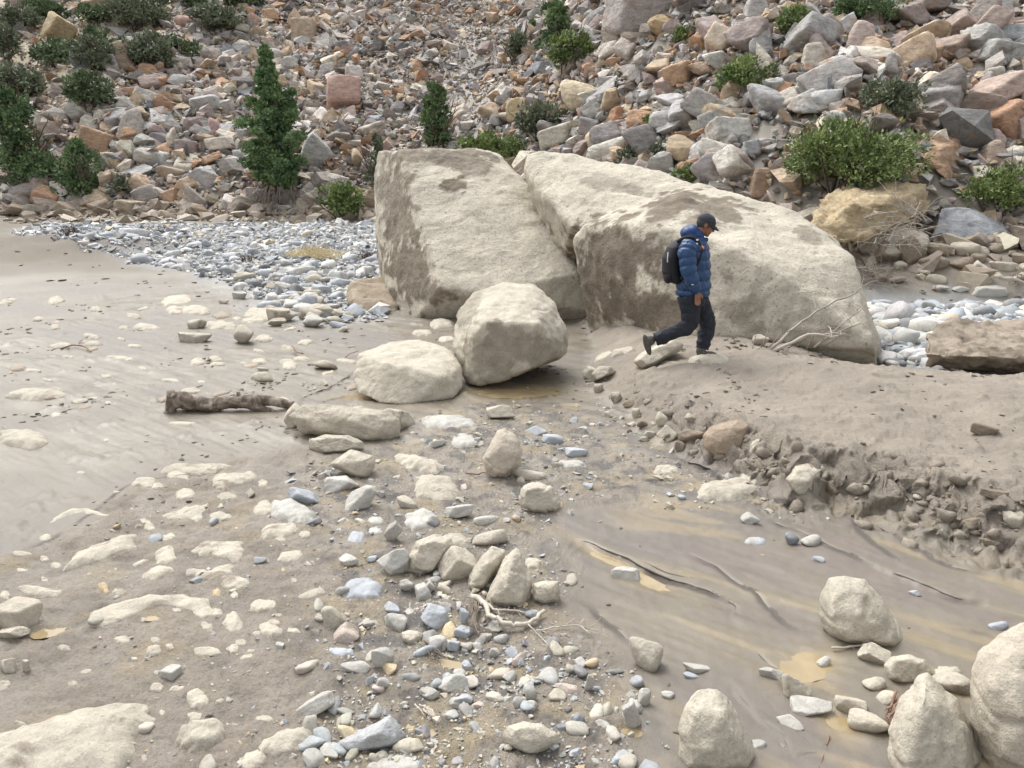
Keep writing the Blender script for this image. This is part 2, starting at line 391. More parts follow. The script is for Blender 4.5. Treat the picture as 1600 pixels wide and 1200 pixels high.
def scree_mat(name, src):
    m, n, l, b = mk(name)
    if src == 'object': s = n.new('ShaderNodeObjectInfo').outputs['Color']
    else:
        a_ = n.new('ShaderNodeAttribute'); a_.attribute_name = 'col'; s = a_.outputs[0]
    p = pos(n)
    mp = n.new('ShaderNodeMapping'); mp.inputs['Scale'].default_value = (1, 1, 2.4); mp.inputs['Rotation'].default_value = (.3, .5, 0); l.new(p, mp.inputs[0])
    a = noise(n, l, mp.outputs[0], 2.2, 6, .65, .5); f = noise(n, l, p, 9, 6, .7)
    rr = ramp(n, l, a.outputs[0], [(.35, .7), (.5, 1.0), (.66, 1.25)]); col = mix(n, l, 'MULTIPLY', 1.0, s, rr.outputs[0])
    o = noise(n, l, p, 1.3, 5, .6, .8); orr = ramp(n, l, o.outputs[0], [(.56, 0), (.68, 1)])
    col = mix(n, l, 'MIX', mathn(n, l, 'MULTIPLY', orr.outputs[0], .38), col, (.36, .21, .11))
    lr = noise(n, l, p, 3.1, 5, .7); lrr = ramp(n, l, lr.outputs[0], [(.6, 0), (.68, 1)])
    col = mix(n, l, 'MIX', mathn(n, l, 'MULTIPLY', lrr.outputs[0], .35), col, (.46, .44, .41))
    r2 = ramp(n, l, f.outputs[0], [(.3, .68), (.5, 1.0), (.7, 1.2)]); col = mix(n, l, 'MULTIPLY', .8, col, r2.outputs[0])
    l.new(col, b.inputs['Base Color']); b.inputs['Roughness'].default_value = .85; b.inputs['Specular IOR Level'].default_value = .3
    b1 = bump(n, l, a.outputs[0], .10, .8); b2 = bump(n, l, f.outputs[0], .03, .9, b1); l.new(b2, b.inputs['Normal'])
    return m
def plain(name, color, rough=.7, nscale=40, amp=.25, bd=.002, spec=.4):
    m, n, l, b = mk(name); p = pos(n); t = noise(n, l, p, nscale, 5, .6)
    r = ramp(n, l, t.outputs[0], [(.25, 1 - amp), (.75, 1 + amp)]); l.new(mix(n, l, 'MULTIPLY', 1.0, color, r.outputs[0]), b.inputs['Base Color'])
    b.inputs['Roughness'].default_value = rough; b.inputs['Specular IOR Level'].default_value = spec
    if bd: l.new(bump(n, l, t.outputs[0], bd, 1.0), b.inputs['Normal'])
    return m
def leaf_mat(name):
    m, n, l, b = mk(name); a_ = n.new('ShaderNodeAttribute'); a_.attribute_name = 'col'
    l.new(a_.outputs[0], b.inputs['Base Color']); b.inputs['Roughness'].default_value = .6; b.inputs['Specular IOR Level'].default_value = .25
    return m
def water_mat(name, color, rough=.06, alpha_mix=None):
    m, n, l, b = mk(name); p = pos(n); t = noise(n, l, p, 5, 5, .6, .6)
    r = ramp(n, l, t.outputs[0], [(.3, .8), (.7, 1.15)]); l.new(mix(n, l, 'MULTIPLY', 1.0, color, r.outputs[0]), b.inputs['Base Color'])
    b.inputs['Roughness'].default_value = rough; t2 = noise(n, l, p, 14, 3, .5); l.new(bump(n, l, t2.outputs[0], .003, .5), b.inputs['Normal'])
    return m
M_GROUND = ground_mat()
M_SILT = rock_mat('silt_coated_stone', stain=.25, pit=.30, bumpd=.007)
M_SILT_BIG = rock_mat('silt_coated_boulder', src='col', stain=0, pit=.5, bumpd=.010, scale=.9)
M_SILT_HUGE = rock_mat('silt_coated_great_boulder', src='col', stain=0, pit=.65, bumpd=.026, scale=.30)
M_RIVER = rock_mat('washed_river_stone', stain=.15, stain_col=(.30, .27, .23), pit=.15, bumpd=.004, rough=.6)
M_MUDROCK = rock_mat('mud_caked_stone', stain=.7, stain_col=(.23, .19, .15), pit=.5, bumpd=.016)
M_GRAV = rock_mat('gravel_mass', src='col', stain=0, pit=.1, bumpd=.003, rough=.65)
M_SCREE_O = scree_mat('scree_stone', 'object'); M_SCREE_C = scree_mat('scree_mass', 'col')
M_LEAF = leaf_mat('juniper_leaf'); M_BARK = plain('bark', (.12, .095, .075), .9, 25, .4, .01)
M_DEAD = plain('dead_twig', (.36, .32, .27), .85, 60, .3, .002)
M_PUD = water_mat('silty_puddle_water', (.31, .24, .135)); M_STREAM = water_mat('grey_stream_water', (.30, .31, .31), .1)

# ------------------------------------------------------------------ ground sheet
def build_ground():
    ang = np.concatenate([np.linspace(-180, -50, 34)[:-1], np.linspace(-50, -37, 24)[:-1], np.linspace(-37, 37, 780), np.linspace(37, 50, 24)[1:], np.linspace(50, 180, 34)[1:-1]])
    ang = np.radians(ang)
    r = np.concatenate([[.02, .5, 1.1, 1.6, 1.9], np.geomspace(2.1, 16, 470), np.geomspace(16, 90, 100)[1:], np.geomspace(90, 700, 16)[1:]])
    A, R = np.meshgrid(ang, r); X = R * np.sin(A); Y = R * np.cos(A)
    sh = X.shape; x = X.ravel(); y = Y.ravel()
    z, M = terrain(x, y, True)
    nr, na = sh; i = np.arange(nr - 1)[:, None] * na; j = np.arange(na)[None]; j2 = (j + 1) % na
    Q = np.stack([i + j, i + na + j, i + na + j2, i + j2], -1).reshape(-1, 4)[:, ::-1]
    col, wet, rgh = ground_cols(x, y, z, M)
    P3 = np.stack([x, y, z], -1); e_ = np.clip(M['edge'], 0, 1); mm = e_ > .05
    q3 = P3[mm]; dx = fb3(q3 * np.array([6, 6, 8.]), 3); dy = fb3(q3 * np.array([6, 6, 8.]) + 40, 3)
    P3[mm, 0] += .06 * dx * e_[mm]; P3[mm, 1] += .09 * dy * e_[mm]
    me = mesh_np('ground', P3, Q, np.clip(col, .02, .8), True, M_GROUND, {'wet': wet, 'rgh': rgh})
    link('ground', me, kind='structure')
def ground_cols(x, y, z, M):
    def C(*c): return np.array(c)[None]
    def lerp(a, b, t): return a + (b - a) * t[:, None]
    col = np.repeat(C(.170, .147, .112), len(x), 0)                                  # wet smooth mud
    big = fb2(x * .35, y * .45, 3)
    col = lerp(col, C(.198, .172, .133), ss(-.1, .5, big) * M['flat'])
    col = lerp(col, C(.150, .132, .110), ss(.0, .5, -big) * M['flat'])
    xs, ys = M['xa'], M['ya']
    st = fb2(xs * .55 + 5, ys * 3.4 + .8 * n2(x * .8, y * .8), 4)
    rightw = ss(.3, 1.2, x) * (1 - ss(7.0, 8.5, y))
    col = lerp(col, C(.30, .235, .135), ss(.15, .5, st) * M['flat'] * rightw * .50)  # ochre silt streaks
    col = lerp(col, C(.17, .135, .125), ss(.15, .5, -st) * M['flat'] * rightw * .45)
    col = lerp(col, C(.265, .230, .186), M['rough'])
    col = lerp(col, C(.205, .177, .142), M['rough'] * ss(.05, .5, fb2(x * 3.1, y * 3.3, 4)) * .8)
    col = lerp(col, C(.31, .25, .155), M['rough'] * ss(.35, .6, fb2(x * 1.7 + 9, y * 2.1, 3)) * .5)
    gm = ss(-.2, .3, sdseg(x, y, GRAV)) * (1 - M['bank'])
    grit = fb2(x * 5.5, y * 5.5, 4)
    col = lerp(col, C(.115, .105, .096), gm * ss(.0, .45, grit) * .85)
    col = lerp(col, C(.32, .26, .16), gm * ss(.25, .5, fb2(x * 2.4 - 4, y * 3, 3)) * .55)
    bk = C(.268, .232, .187) * (1 + .12 * fb2(x * 1.1, y * 1.4, 4))[:, None]
    col = lerp(col, bk, M['bank'])
    col = lerp(col, C(.235, .20, .158), np.clip(M['edge'], 0, 1) * ss(-.1, .4, fb2(x * 4, y * 4, 3)) * .7)
    col = lerp(col, C(.075, .066, .058), np.clip(M['drop'], 0, 1) * .9)  # black grit line that also paints in the undercut shade of the steps
    col = lerp(col, C(.30, .235, .135), M['pud'] * .9)
    gf = sdseg(x, y, FARG); gf2 = sdseg(x, y, FARG2)
    gfm = np.maximum(ss(-.8, .8, gf + .8 * n2(x * .6, y * .6)), ss(-.4, .4, gf2 + .4 * n2(x, y)))
    col = lerp(col, C(.30, .30, .29) * (1 + .25 * fb2(x * 2.5, y * 2.5, 3))[:, None], gfm)
    mf = ss(-3.5, -1.0, M['s']); col = lerp(col, C(.265, .230, .186), mf)
    col = lerp(col, C(.15, .125, .098), M['rr'])
    sl = ss(.3, 2.5, M['s'])
    uu, vv, dp = project(np.stack([x, y, z], -1))
    soil = C(.29, .262, .225) * (1 + .3 * fb2(x * 1.5, y * 1.5, 4))[:, None]
    col = lerp(col, soil, sl)
    upl = ss(.1, -.1, (uu - 330) / 400 + (vv - 30) / 250) * sl * (dp > 0)
    col = lerp(col, C(.42, .36, .245) * (1 + .25 * fb2(x * .9, y * .9, 3))[:, None], upl * .8)
    ct = np.exp(-((uu - (735 - .12 * (vv - 100))) / 70) ** 2) * sl * (vv < 260)
    col = lerp(col, C(.36, .335, .30), ct * .7)
    wet = M['flat'] * (.62 + .35 * ss(-.3, .4, big)) + .75 * M['wet'] + .8 * M['pud'] + gm * .25 + .6 * M['ch']
    wet = np.clip(wet * (1 - M['bank']) * (1 - M['drop']), 0, 1) * (1 - mf)
    rgh = np.clip(.10 + .75 * M['rough'] + .55 * M['bank'] + .4 * np.clip(M['edge'], 0, 1) + sl + gfm + mf, 0, 1)
    return col, wet, rgh
FARG = [tuple(p[:2]) for p in G([185, 250, 330, 400, 440, 520, 600, 640, 660, 640, 560, 400, 250, 150, 60, 20, 90, 130], [404, 418, 438, 462, 490, 500, 500, 470, 420, 352, 349, 349, 347, 350, 352, 366, 374, 390])]
FARG2 = [(5.0, 9.9), (14, 10.0), (16, 17.3), (6.0, 17.1), (5.0, 13)]
build_ground()
def ledges():
    for i, (pl, dz, rch) in enumerate(SCARPS):
        if dz < .013: continue
        p = _resample(pl, .010, i + 50, .12); n = len(p); tg = np.gradient(p, axis=0); tg /= np.linalg.norm(tg, axis=1)[:, None]; nm = np.stack([tg[:, 1], -tg[:, 0]], -1)
        t = np.linspace(0, 1, n); fade = np.minimum(1, np.minimum(t, 1 - t) / .12); s_ = p[:, 0] * 3 + p[:, 1] * 2
        br = ss(-.35, .05, n2(s_ * .8, s_ * .3 + i)) * fade
        wv = .16 + .06 * n2(s_ * 2, s_ * 0 + 3)
        prof = [(1.0, -.006), (.6, .0008), (.2, .002), (0.0, .0015), (-.04, -.004), (-.02, -.02), (.1, -.045)]
        rows = []
        for a, b in prof:
            q = p + nm * (wv * a)[:, None]
            zu = terrain((p + nm * .05)[:, 0], (p + nm * .05)[:, 1]); zq = terrain(q[:, 0], q[:, 1]) if a > .3 else zu
            if a <= .3:
                kz = np.ones(9) / 9; zq = np.convolve(np.pad(zq, 4, mode='edge'), kz, 'valid')
            rows.append(np.stack([q[:, 0], q[:, 1], zq + b * (.35 + .65 * br) - (1 - br) * .012], -1))
        V = np.concatenate(rows); k = len(prof); I = np.arange(k - 1)[:, None] * n; J_ = np.arange(n - 1)[None]
        Q = np.stack([I + J_, I + J_ + 1, I + n + J_ + 1, I + n + J_], -1).reshape(-1, 4)
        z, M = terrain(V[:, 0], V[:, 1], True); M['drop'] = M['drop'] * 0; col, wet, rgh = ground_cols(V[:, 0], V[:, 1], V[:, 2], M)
        row = np.repeat(np.arange(k), n); col[row >= 4] = np.array([.085, .073, .06])  # dark grit on lip and underside, with the undercut's shade painted in
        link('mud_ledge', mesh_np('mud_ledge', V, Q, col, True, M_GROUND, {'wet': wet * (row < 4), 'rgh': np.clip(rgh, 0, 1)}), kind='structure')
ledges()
# silty puddles: thin water sheets lying in their hollows
for (c, M, e1, e2) in _pd:
    n_ = 28; rr = []
    zc = float(terrain(np.array([c[0]]), np.array([c[1]]))[0]) + .0075
    ringz = terrain(*[np.array([c[k] + .0 for _ in range(1)]) for k in (0, 1)])
    V = [(0, 0, 0)]
    for k in range(n_):
        a = 2 * math.pi * k / n_; q = 1.05 + .22 * n2(np.array([3 * math.cos(a) + c[0] * 7]), np.array([3 * math.sin(a) + c[1] * 5]))[0]
        d = (e1 * math.cos(a) + e2 * math.sin(a)) * q; V.append((d[0], d[1], 0))
    T = [(0, k + 1, (k + 1) % n_ + 1) for k in range(n_)]
    o = link('puddle_water', mesh_np('puddle_water', V, T, None, True, M_PUD), kind='structure'); o.location = (c[0], c[1], zc)
def stream():
    V = []; n_ = 40
    for k in range(n_):
        x = 5.5 + k * .32; yc = 16.2 + .04 * (x - 8); w = .42 + .1 * math.sin(x * 1.3)
        V += [(x, yc - w, 0), (x, yc + w, 0)]
    T = [(2 * k, 2 * k + 2, 2 * k + 3, 2 * k + 1) for k in range(n_ - 1)]
    z = float(terrain(np.array([9.0]), np.array([16.24]))[0]) + .09
    o = link('stream_water', mesh_np('stream_water', V, T, None, True, M_STREAM), kind='structure'); o.location = (0, 0, z)
stream()

# ------------------------------------------------------------------ labels that single each rock out
ORD = 'nearest second third fourth fifth sixth seventh eighth ninth tenth eleventh twelfth thirteenth fourteenth fifteenth sixteenth seventeenth eighteenth nineteenth twentieth'.split()
LM = []          # (name, u, v)
AUTO = []        # (object, size word, colour word, shape word, noun, u, v)
def landmark(name, u, v): LM.append((name, u, v))
def auto(o, adj, noun, u, v): AUTO.append((o, adj, noun, u, v))
def finish_labels():
    by = {}
    for o, adj, noun, u, v in AUTO:
        b = min(LM, key=lambda m: math.hypot((m[1] - u), (m[2] - v) * 1.2)); dx, dy = u - b[1], (v - b[2]) * 1.3
        rel = ('above' if dy < 0 else 'below') if abs(dy) > abs(dx) * .8 else 'beside'
        d = math.hypot(dx, dy)
        key = f'{adj} {noun} {rel} the {b[0]}'
        by.setdefault(key, []).append((d, o))
    seen = {}
    for key, L in by.items():
        L.sort(key=lambda t: t[0])
        for i, (d, o) in enumerate(L):
            if len(L) == 1: lab = key
            elif i == 0: lab = key + ', closest to it'
            elif i < len(ORD): lab = key + f', {ORD[i]} closest to it'
            else:
                lab = key + ', farther out than the ' + ORD[min(i - 19, 19)] + ' ones'
            o['label'] = lab
ORD += ['twenty-' + w for w in ('first second third fourth fifth sixth seventh eighth ninth'.split())] + ['thirtieth'] + ['thirty-' + w for w in ('first second third fourth fifth sixth seventh eighth ninth'.split())] + ['fortieth'] + ['forty-' + w for w in ('first second third fourth fifth sixth seventh eighth ninth'.split())]
# ------------------------------------------------------------------ great boulders (hulls of surveyed corners, fused, worn and roughened)
def remesh(me, voxel, smooth=4, sf=.5):
    o = bpy.data.objects.new('working_copy', me); COL.objects.link(o)
    m = o.modifiers.new('r', 'REMESH'); m.mode = 'VOXEL'; m.voxel_size = voxel; m.use_smooth_shade = True
    if smooth:
        s = o.modifiers.new('s', 'SMOOTH'); s.iterations = smooth; s.factor = sf
    dg = bpy.context.evaluated_depsgraph_get(); out = bpy.data.meshes.new_from_object(o.evaluated_get(dg))
    bpy.data.objects.remove(o); return out
def mesh_arrays(me):
    V = np.empty(len(me.vertices) * 3, np.float32); me.vertices.foreach_get('co', V)
    N = np.empty(len(me.vertices) * 3, np.float32); me.vertices.foreach_get('normal', N)
    return V.reshape(-1, 3).astype(float), N.reshape(-1, 3).astype(float)
CREAM = np.array([.50, .455, .37]); MUD_AND_SHADE = np.array([.19, .157, .118])
def hero(name, hulls, voxel, smooth, label, cat='boulder', amp=(.05, .018, .006), freq=(1.1, 4.5, 18), base=CREAM, stains_and_shade=(), mudk=.0, ledge=0.0, mat=None, seed=0, group=None):
    Vs, Ts, k = [], [], 0
    for h in hulls:
        P = np.array([PY(u, v, y) if len(q) == 3 else q[:3] for q in h for (u, v, y) in [q[:3]]])
        V, T = hull(P); Vs.append(V); Ts.append(T + k); k += len(V)
    me0 = mesh_np(name, np.concatenate(Vs), np.concatenate(Ts), None, True)
    me = remesh(me0, voxel, smooth)
    V, N = mesh_arrays(me); o_ = seed * 7.7
    d = amp[0] * fb3(V * freq[0] + o_, 4) + amp[1] * fb3(V * freq[1] + o_, 4) + amp[2] * (fb3(V * freq[2] + o_, 3))
    d -= amp[1] * 1.2 * np.maximum(0, .12 - np.abs(n3(V * np.array([.9, .9, 1.6]) * freq[0] * 1.2 + 31 + o_))) / .12 * (n3(V * 1.3 + o_) > 0)
    if ledge: st_ = V[:, 2] * 1.7 + .45 * V[:, 0] + .9 * n3(V * .7 + o_); d += ledge * ((st_ % 1) ** 2 - .4) + ledge * .5 * (((st_ * 2.7 + 1.2 * n3(V * 1.6)) % 1) ** 2 - .4)
    V2 = V + N * d[:, None]
    col = np.repeat(base[None], len(V), 0) * (1 + .10 * fb3(V * 2.5 + o_, 4))[:, None]
    a = np.zeros(len(V))
    U, Vv, _ = project(V)
    for (su, sv, ru, rv, rot, s) in stains_and_shade:      # caked wet mud, and overhang shade painted in on the domed boulder
        cc, s_ = math.cos(math.radians(rot)), math.sin(math.radians(rot))
        x_ = ((U - su) * cc - (Vv - sv) * s_) / ru; y_ = ((U - su) * s_ + (Vv - sv) * cc) / rv
        q = np.sqrt(x_ ** 2 + y_ ** 2)
        a = np.maximum(a, s * ss(1.10, .86, q + .85 * fb3(V * 3.2 + o_, 6, 2.1, .6)))
    if mudk: a = np.maximum(a, ss(.30, .45, fb3(V * 1.9 + 5 + o_, 5) + mudk - .4))
    mcol = MUD_AND_SHADE[None] * (1 + .25 * fb3(V * 7 + o_, 4))[:, None]
    col = col + (mcol - col) * np.clip(a, 0, 1)[:, None]
    V2 = V2 + N * (a * (.012 + .010 * fb3(V * 14 + o_, 3)))[:, None]
    me.vertices.foreach_set('co', V2.astype(np.float32).ravel())
    ca = me.color_attributes.new('col', 'FLOAT_COLOR', 'POINT'); c4 = np.ones((len(V), 4), np.float32); c4[:, :3] = np.clip(col, .02, .9); ca.data.foreach_set('color', c4.ravel())
    me.materials.clear(); me.materials.append(mat or M_SILT_BIG); me.update(); me.name = name
    for p_ in range(0): pass
    me.polygons.foreach_set('use_smooth', np.ones(len(me.polygons), bool))
    return link(name, me, None, label, cat, group)

hero('boulder', [[(652, 494, 14.2), (922, 486, 13.9), (690, 450, 13.7), (760, 458, 13.6), (906, 428, 13.9), (622, 236, 16.6), (745, 231, 16.8), (780, 241, 17.0), (592, 237, 17.6),
                  (583, 300, 17.8), (586, 360, 17.0), (602, 440, 16.0), (608, 468, 15.8), (640, 492, 14.6), (850, 316, 15.9), (890, 366, 15.2), (919, 445, 14.5), (640, 300, 16.0),
                  (640, 250, 19.5), (780, 262, 19.5), (905, 400, 18), (600, 480, 18.5), (918, 475, 17.5), (640, 530, 14.6), (900, 530, 14.6)]],
     .050, 3, 'huge leaning silt-pale boulder with a flat sloping face and mud-dark edge', amp=(.04, .012, .009), seed=1, mat=M_SILT_HUGE,
     stains_and_shade=[(622, 330, 26, 100, 4, .8), (640, 420, 34, 60, 20, .95), (672, 455, 22, 40, 30, .8), (700, 246, 90, 14, -4, .8), (735, 262, 34, 12, -20, .6), (712, 291, 17, 12, -10, 1.0), (600, 290, 14, 50, 0, .6), (960, 500, 10, 10, 0, .5)])
hero('boulder', [[(925, 490, 12.6), (1048, 519, 10.8), (1125, 526, 10.2), (1210, 534, 9.9), (1374, 548, 9.6), (1345, 460, 10.5), (1327, 402, 11.1), (1292, 363, 11.8), (1240, 331, 12.4), (1150, 303, 13.0), (1085, 288, 13.6),
                  (1010, 343, 11.6), (905, 350, 12.6), (890, 372, 12.8), (1130, 380, 10.6), (1230, 430, 10.1), (1060, 360, 11.0), (1000, 345, 15), (1200, 340, 15), (1370, 520, 13), (1330, 420, 14), (1374, 580, 9.9), (1050, 560, 11.0), (925, 540, 12.8), (915, 470, 12.6)],
                 [(822, 237, 15.6), (850, 233, 15.3), (930, 246, 15.0), (1010, 262, 14.6), (1062, 280, 14.2), (1085, 288, 13.8), (1075, 330, 12.9), (1000, 345, 12.6), (890, 355, 13.2), (850, 310, 14.3), (816, 262, 15.4), (850, 260, 18), (1060, 300, 17), (870, 450, 15.5), (1000, 450, 15)],
                 [(985, 340, 12.0), (1020, 322, 12.1), (1062, 304, 12.4), (1100, 318, 12.2), (1110, 345, 11.4), (1010, 360, 11.6), (1000, 400, 12.6), (1100, 400, 12.6)]],
     .06, 5, 'broad domed silt-pale boulder that the man walks in front of', amp=(.07, .018, .010), freq=(.8, 3.2, 16), seed=2, mat=M_SILT_HUGE,
     stains_and_shade=[(975, 400, 85, 50, -12, .95), (1000, 470, 95, 42, -15, 1.0), (930, 440, 50, 60, -40, .95), (1045, 325, 52, 20, 18, 1.0), (1105, 325, 66, 16, -6, .9), (1095, 350, 30, 10, 0, .7), (950, 285, 55, 12, -12, .5), (1265, 370, 30, 14, -25, .6), (1135, 430, 16, 8, -40, .7), (1145, 478, 40, 20, 0, .6), (1230, 515, 80, 12, -4, .5), (1030, 500, 55, 18, 0, .85)])  # front-left patches: mud together with painted-in shade of the overhang
hero('boulder', [[(735, 602, 9.1), (770, 600, 9.0), (822, 578, 9.0), (878, 556, 9.4), (706, 548, 9.5), (711, 490, 9.9), (745, 455, 10.1), (790, 439, 10.3), (836, 445, 10.3), (868, 472, 10.1), (888, 515, 9.8), (886, 550, 9.6),
                  (760, 500, 9.05), (840, 505, 9.0), (735, 530, 9.05), (720, 585, 9.3), (730, 480, 10.7), (850, 480, 10.8), (760, 590, 10.2), (870, 560, 10.3)]],
     .026, 16, 'chunky pale boulder blotched with damp mud, in front of the huge leaning boulder', amp=(.04, .010, .003), freq=(1.8, 7, 30), seed=3,
     stains_and_shade=[(790, 545, 60, 34, 10, .55), (850, 545, 40, 22, 15, .55), (775, 512, 14, 14, 0, .6), (728, 490, 14, 24, -20, .5), (745, 560, 18, 24, 0, .4), (800, 588, 60, 10, 10, .5), (735, 470, 25, 8, 40, .3)])
hero('boulder', [[(640, 633, 8.35), (592, 630, 8.4), (558, 614, 8.6), (549, 590, 8.9), (560, 552, 9.2), (600, 536, 9.5), (655, 528, 9.7), (700, 541, 9.5), (722, 574, 9.1), (725, 600, 8.9), (712, 624, 8.6),
                  (600, 565, 8.7), (690, 590, 8.55), (590, 575, 9.8), (700, 580, 9.8), (640, 625, 9.6)]],
     .024, 9, 'low wide pale boulder with faceted front, beside the chunky blotched boulder', amp=(.025, .008, .003), freq=(2, 8, 34), seed=4,
     stains_and_shade=[(600, 560, 60, 8, 0, .0), (610, 590, 50, 14, -10, .25)])
hero('boulder', [[(538, 475, 15.6), (545, 442, 16.0), (580, 430, 16.4), (606, 428, 16.8), (640, 470, 15.6), (620, 490, 14.9), (560, 489, 14.9), (552, 470, 15.2), (600, 450, 17.2)]],
     .05, 4, 'small mud-brown boulder wedged under the lower edge of the huge leaning boulder', amp=(.05, .02, .008), seed=5, base=np.array([.33, .27, .2]), stains_and_shade=[(600, 480, 40, 12, 0, .8)])
landmark('leaning boulder', 700, 400); landmark('domed boulder', 1200, 460); landmark('blotched boulder', 800, 560); landmark('faceted boulder', 640, 600)

# rust, orange and grey outcrop blocks at the foot of the scree
RUST = np.array([.37, .25, .165]); OCH = np.array([.42, .335, .21]); GREY = np.array([.33, .32, .31]); PINK = np.array([.42, .27, .22])
def outcrop(name, hulls, voxel, label, base, ledge=.05, seed=0, amp=(.12, .05, .015), grp=None):
    return hero(name, hulls, voxel, 2, label, 'rock', amp=amp, freq=(.8, 3, 12), base=base, ledge=ledge, mat=M_SCREE_C, seed=seed, group=grp)
outcrop('rock_outcrop', [[(1262, 352, 19.5), (1290, 305, 20.5), (1330, 290, 20.8), (1400, 285, 21), (1447, 290, 20.6), (1452, 330, 20.0), (1410, 350, 18.9), (1345, 378, 18.4), (1300, 378, 18.6), (1265, 365, 19.0), (1330, 320, 18.8), (1420, 310, 19.2), (1330, 360, 21.5), (1440, 350, 21.5)]],
        .07, 'overhanging yellow ochre outcrop below the big round bush', OCH, .13, 21)
outcrop('angular_block', [[(1425, 205, 23.5), (1500, 198, 24.5), (1527, 203, 23.8), (1517, 262, 22.6), (1480, 284, 21.4), (1465, 272, 21.6), (1430, 250, 22.4), (1470, 232, 21.8), (1480, 280, 24), (1430, 240, 24.5)]],
        .07, 'big square orange block with a pale flat top, above the dark hollow', RUST * 1.15, .05, 22, amp=(.06, .03, .01))
outcrop('grey_slab', [[(1452, 380, 19.4), (1470, 325, 20.2), (1510, 322, 20.4), (1560, 345, 20.2), (1592, 378, 19.4), (1600, 400, 19.2), (1450, 400, 19.2), (1480, 330, 22), (1590, 370, 22)]],
        .07, 'smooth blue-grey rock slab rising out of the mud below the hillside', np.array([.30, .31, .32]), .0, 23, amp=(.06, .03, .01))
landmark('ochre outcrop', 1350, 335); landmark('square orange block', 1475, 240); landmark('blue-grey slab', 1520, 355)
def scree_block(u, v, w, h, col, label, noun='scree_boulder', seed=0, kind='ang', tilt=0, dd=.5):
    g = G([u], [v + h * .42])[0]; y = g[1] + .1
    dep = project(np.array([PY(u, v, y)]))[2][0]; a = w / 2 * dep / F; c = h / 2 * dep / F * 1.04; b = max(a, c) * .9
    V, T = rock_shape(seed, kind, 4, .06)
    me = mesh_np(noun, V, T, None, True, M_SCREE_O)
    o = link(noun, me, None, label, 'rock', 'large boulders on the scree slope')
    o.location = PY(u, v, y + b * .5); o.scale = (a, b, c); o.rotation_euler = (0, math.radians(-tilt), 0); o.color = (*col, 1)
    return o
PALE = (.46, .43, .38); TAN = (.44, .35, .24); MAUVE = (.33, .26, .245); DRK = (.16, .15, .145)
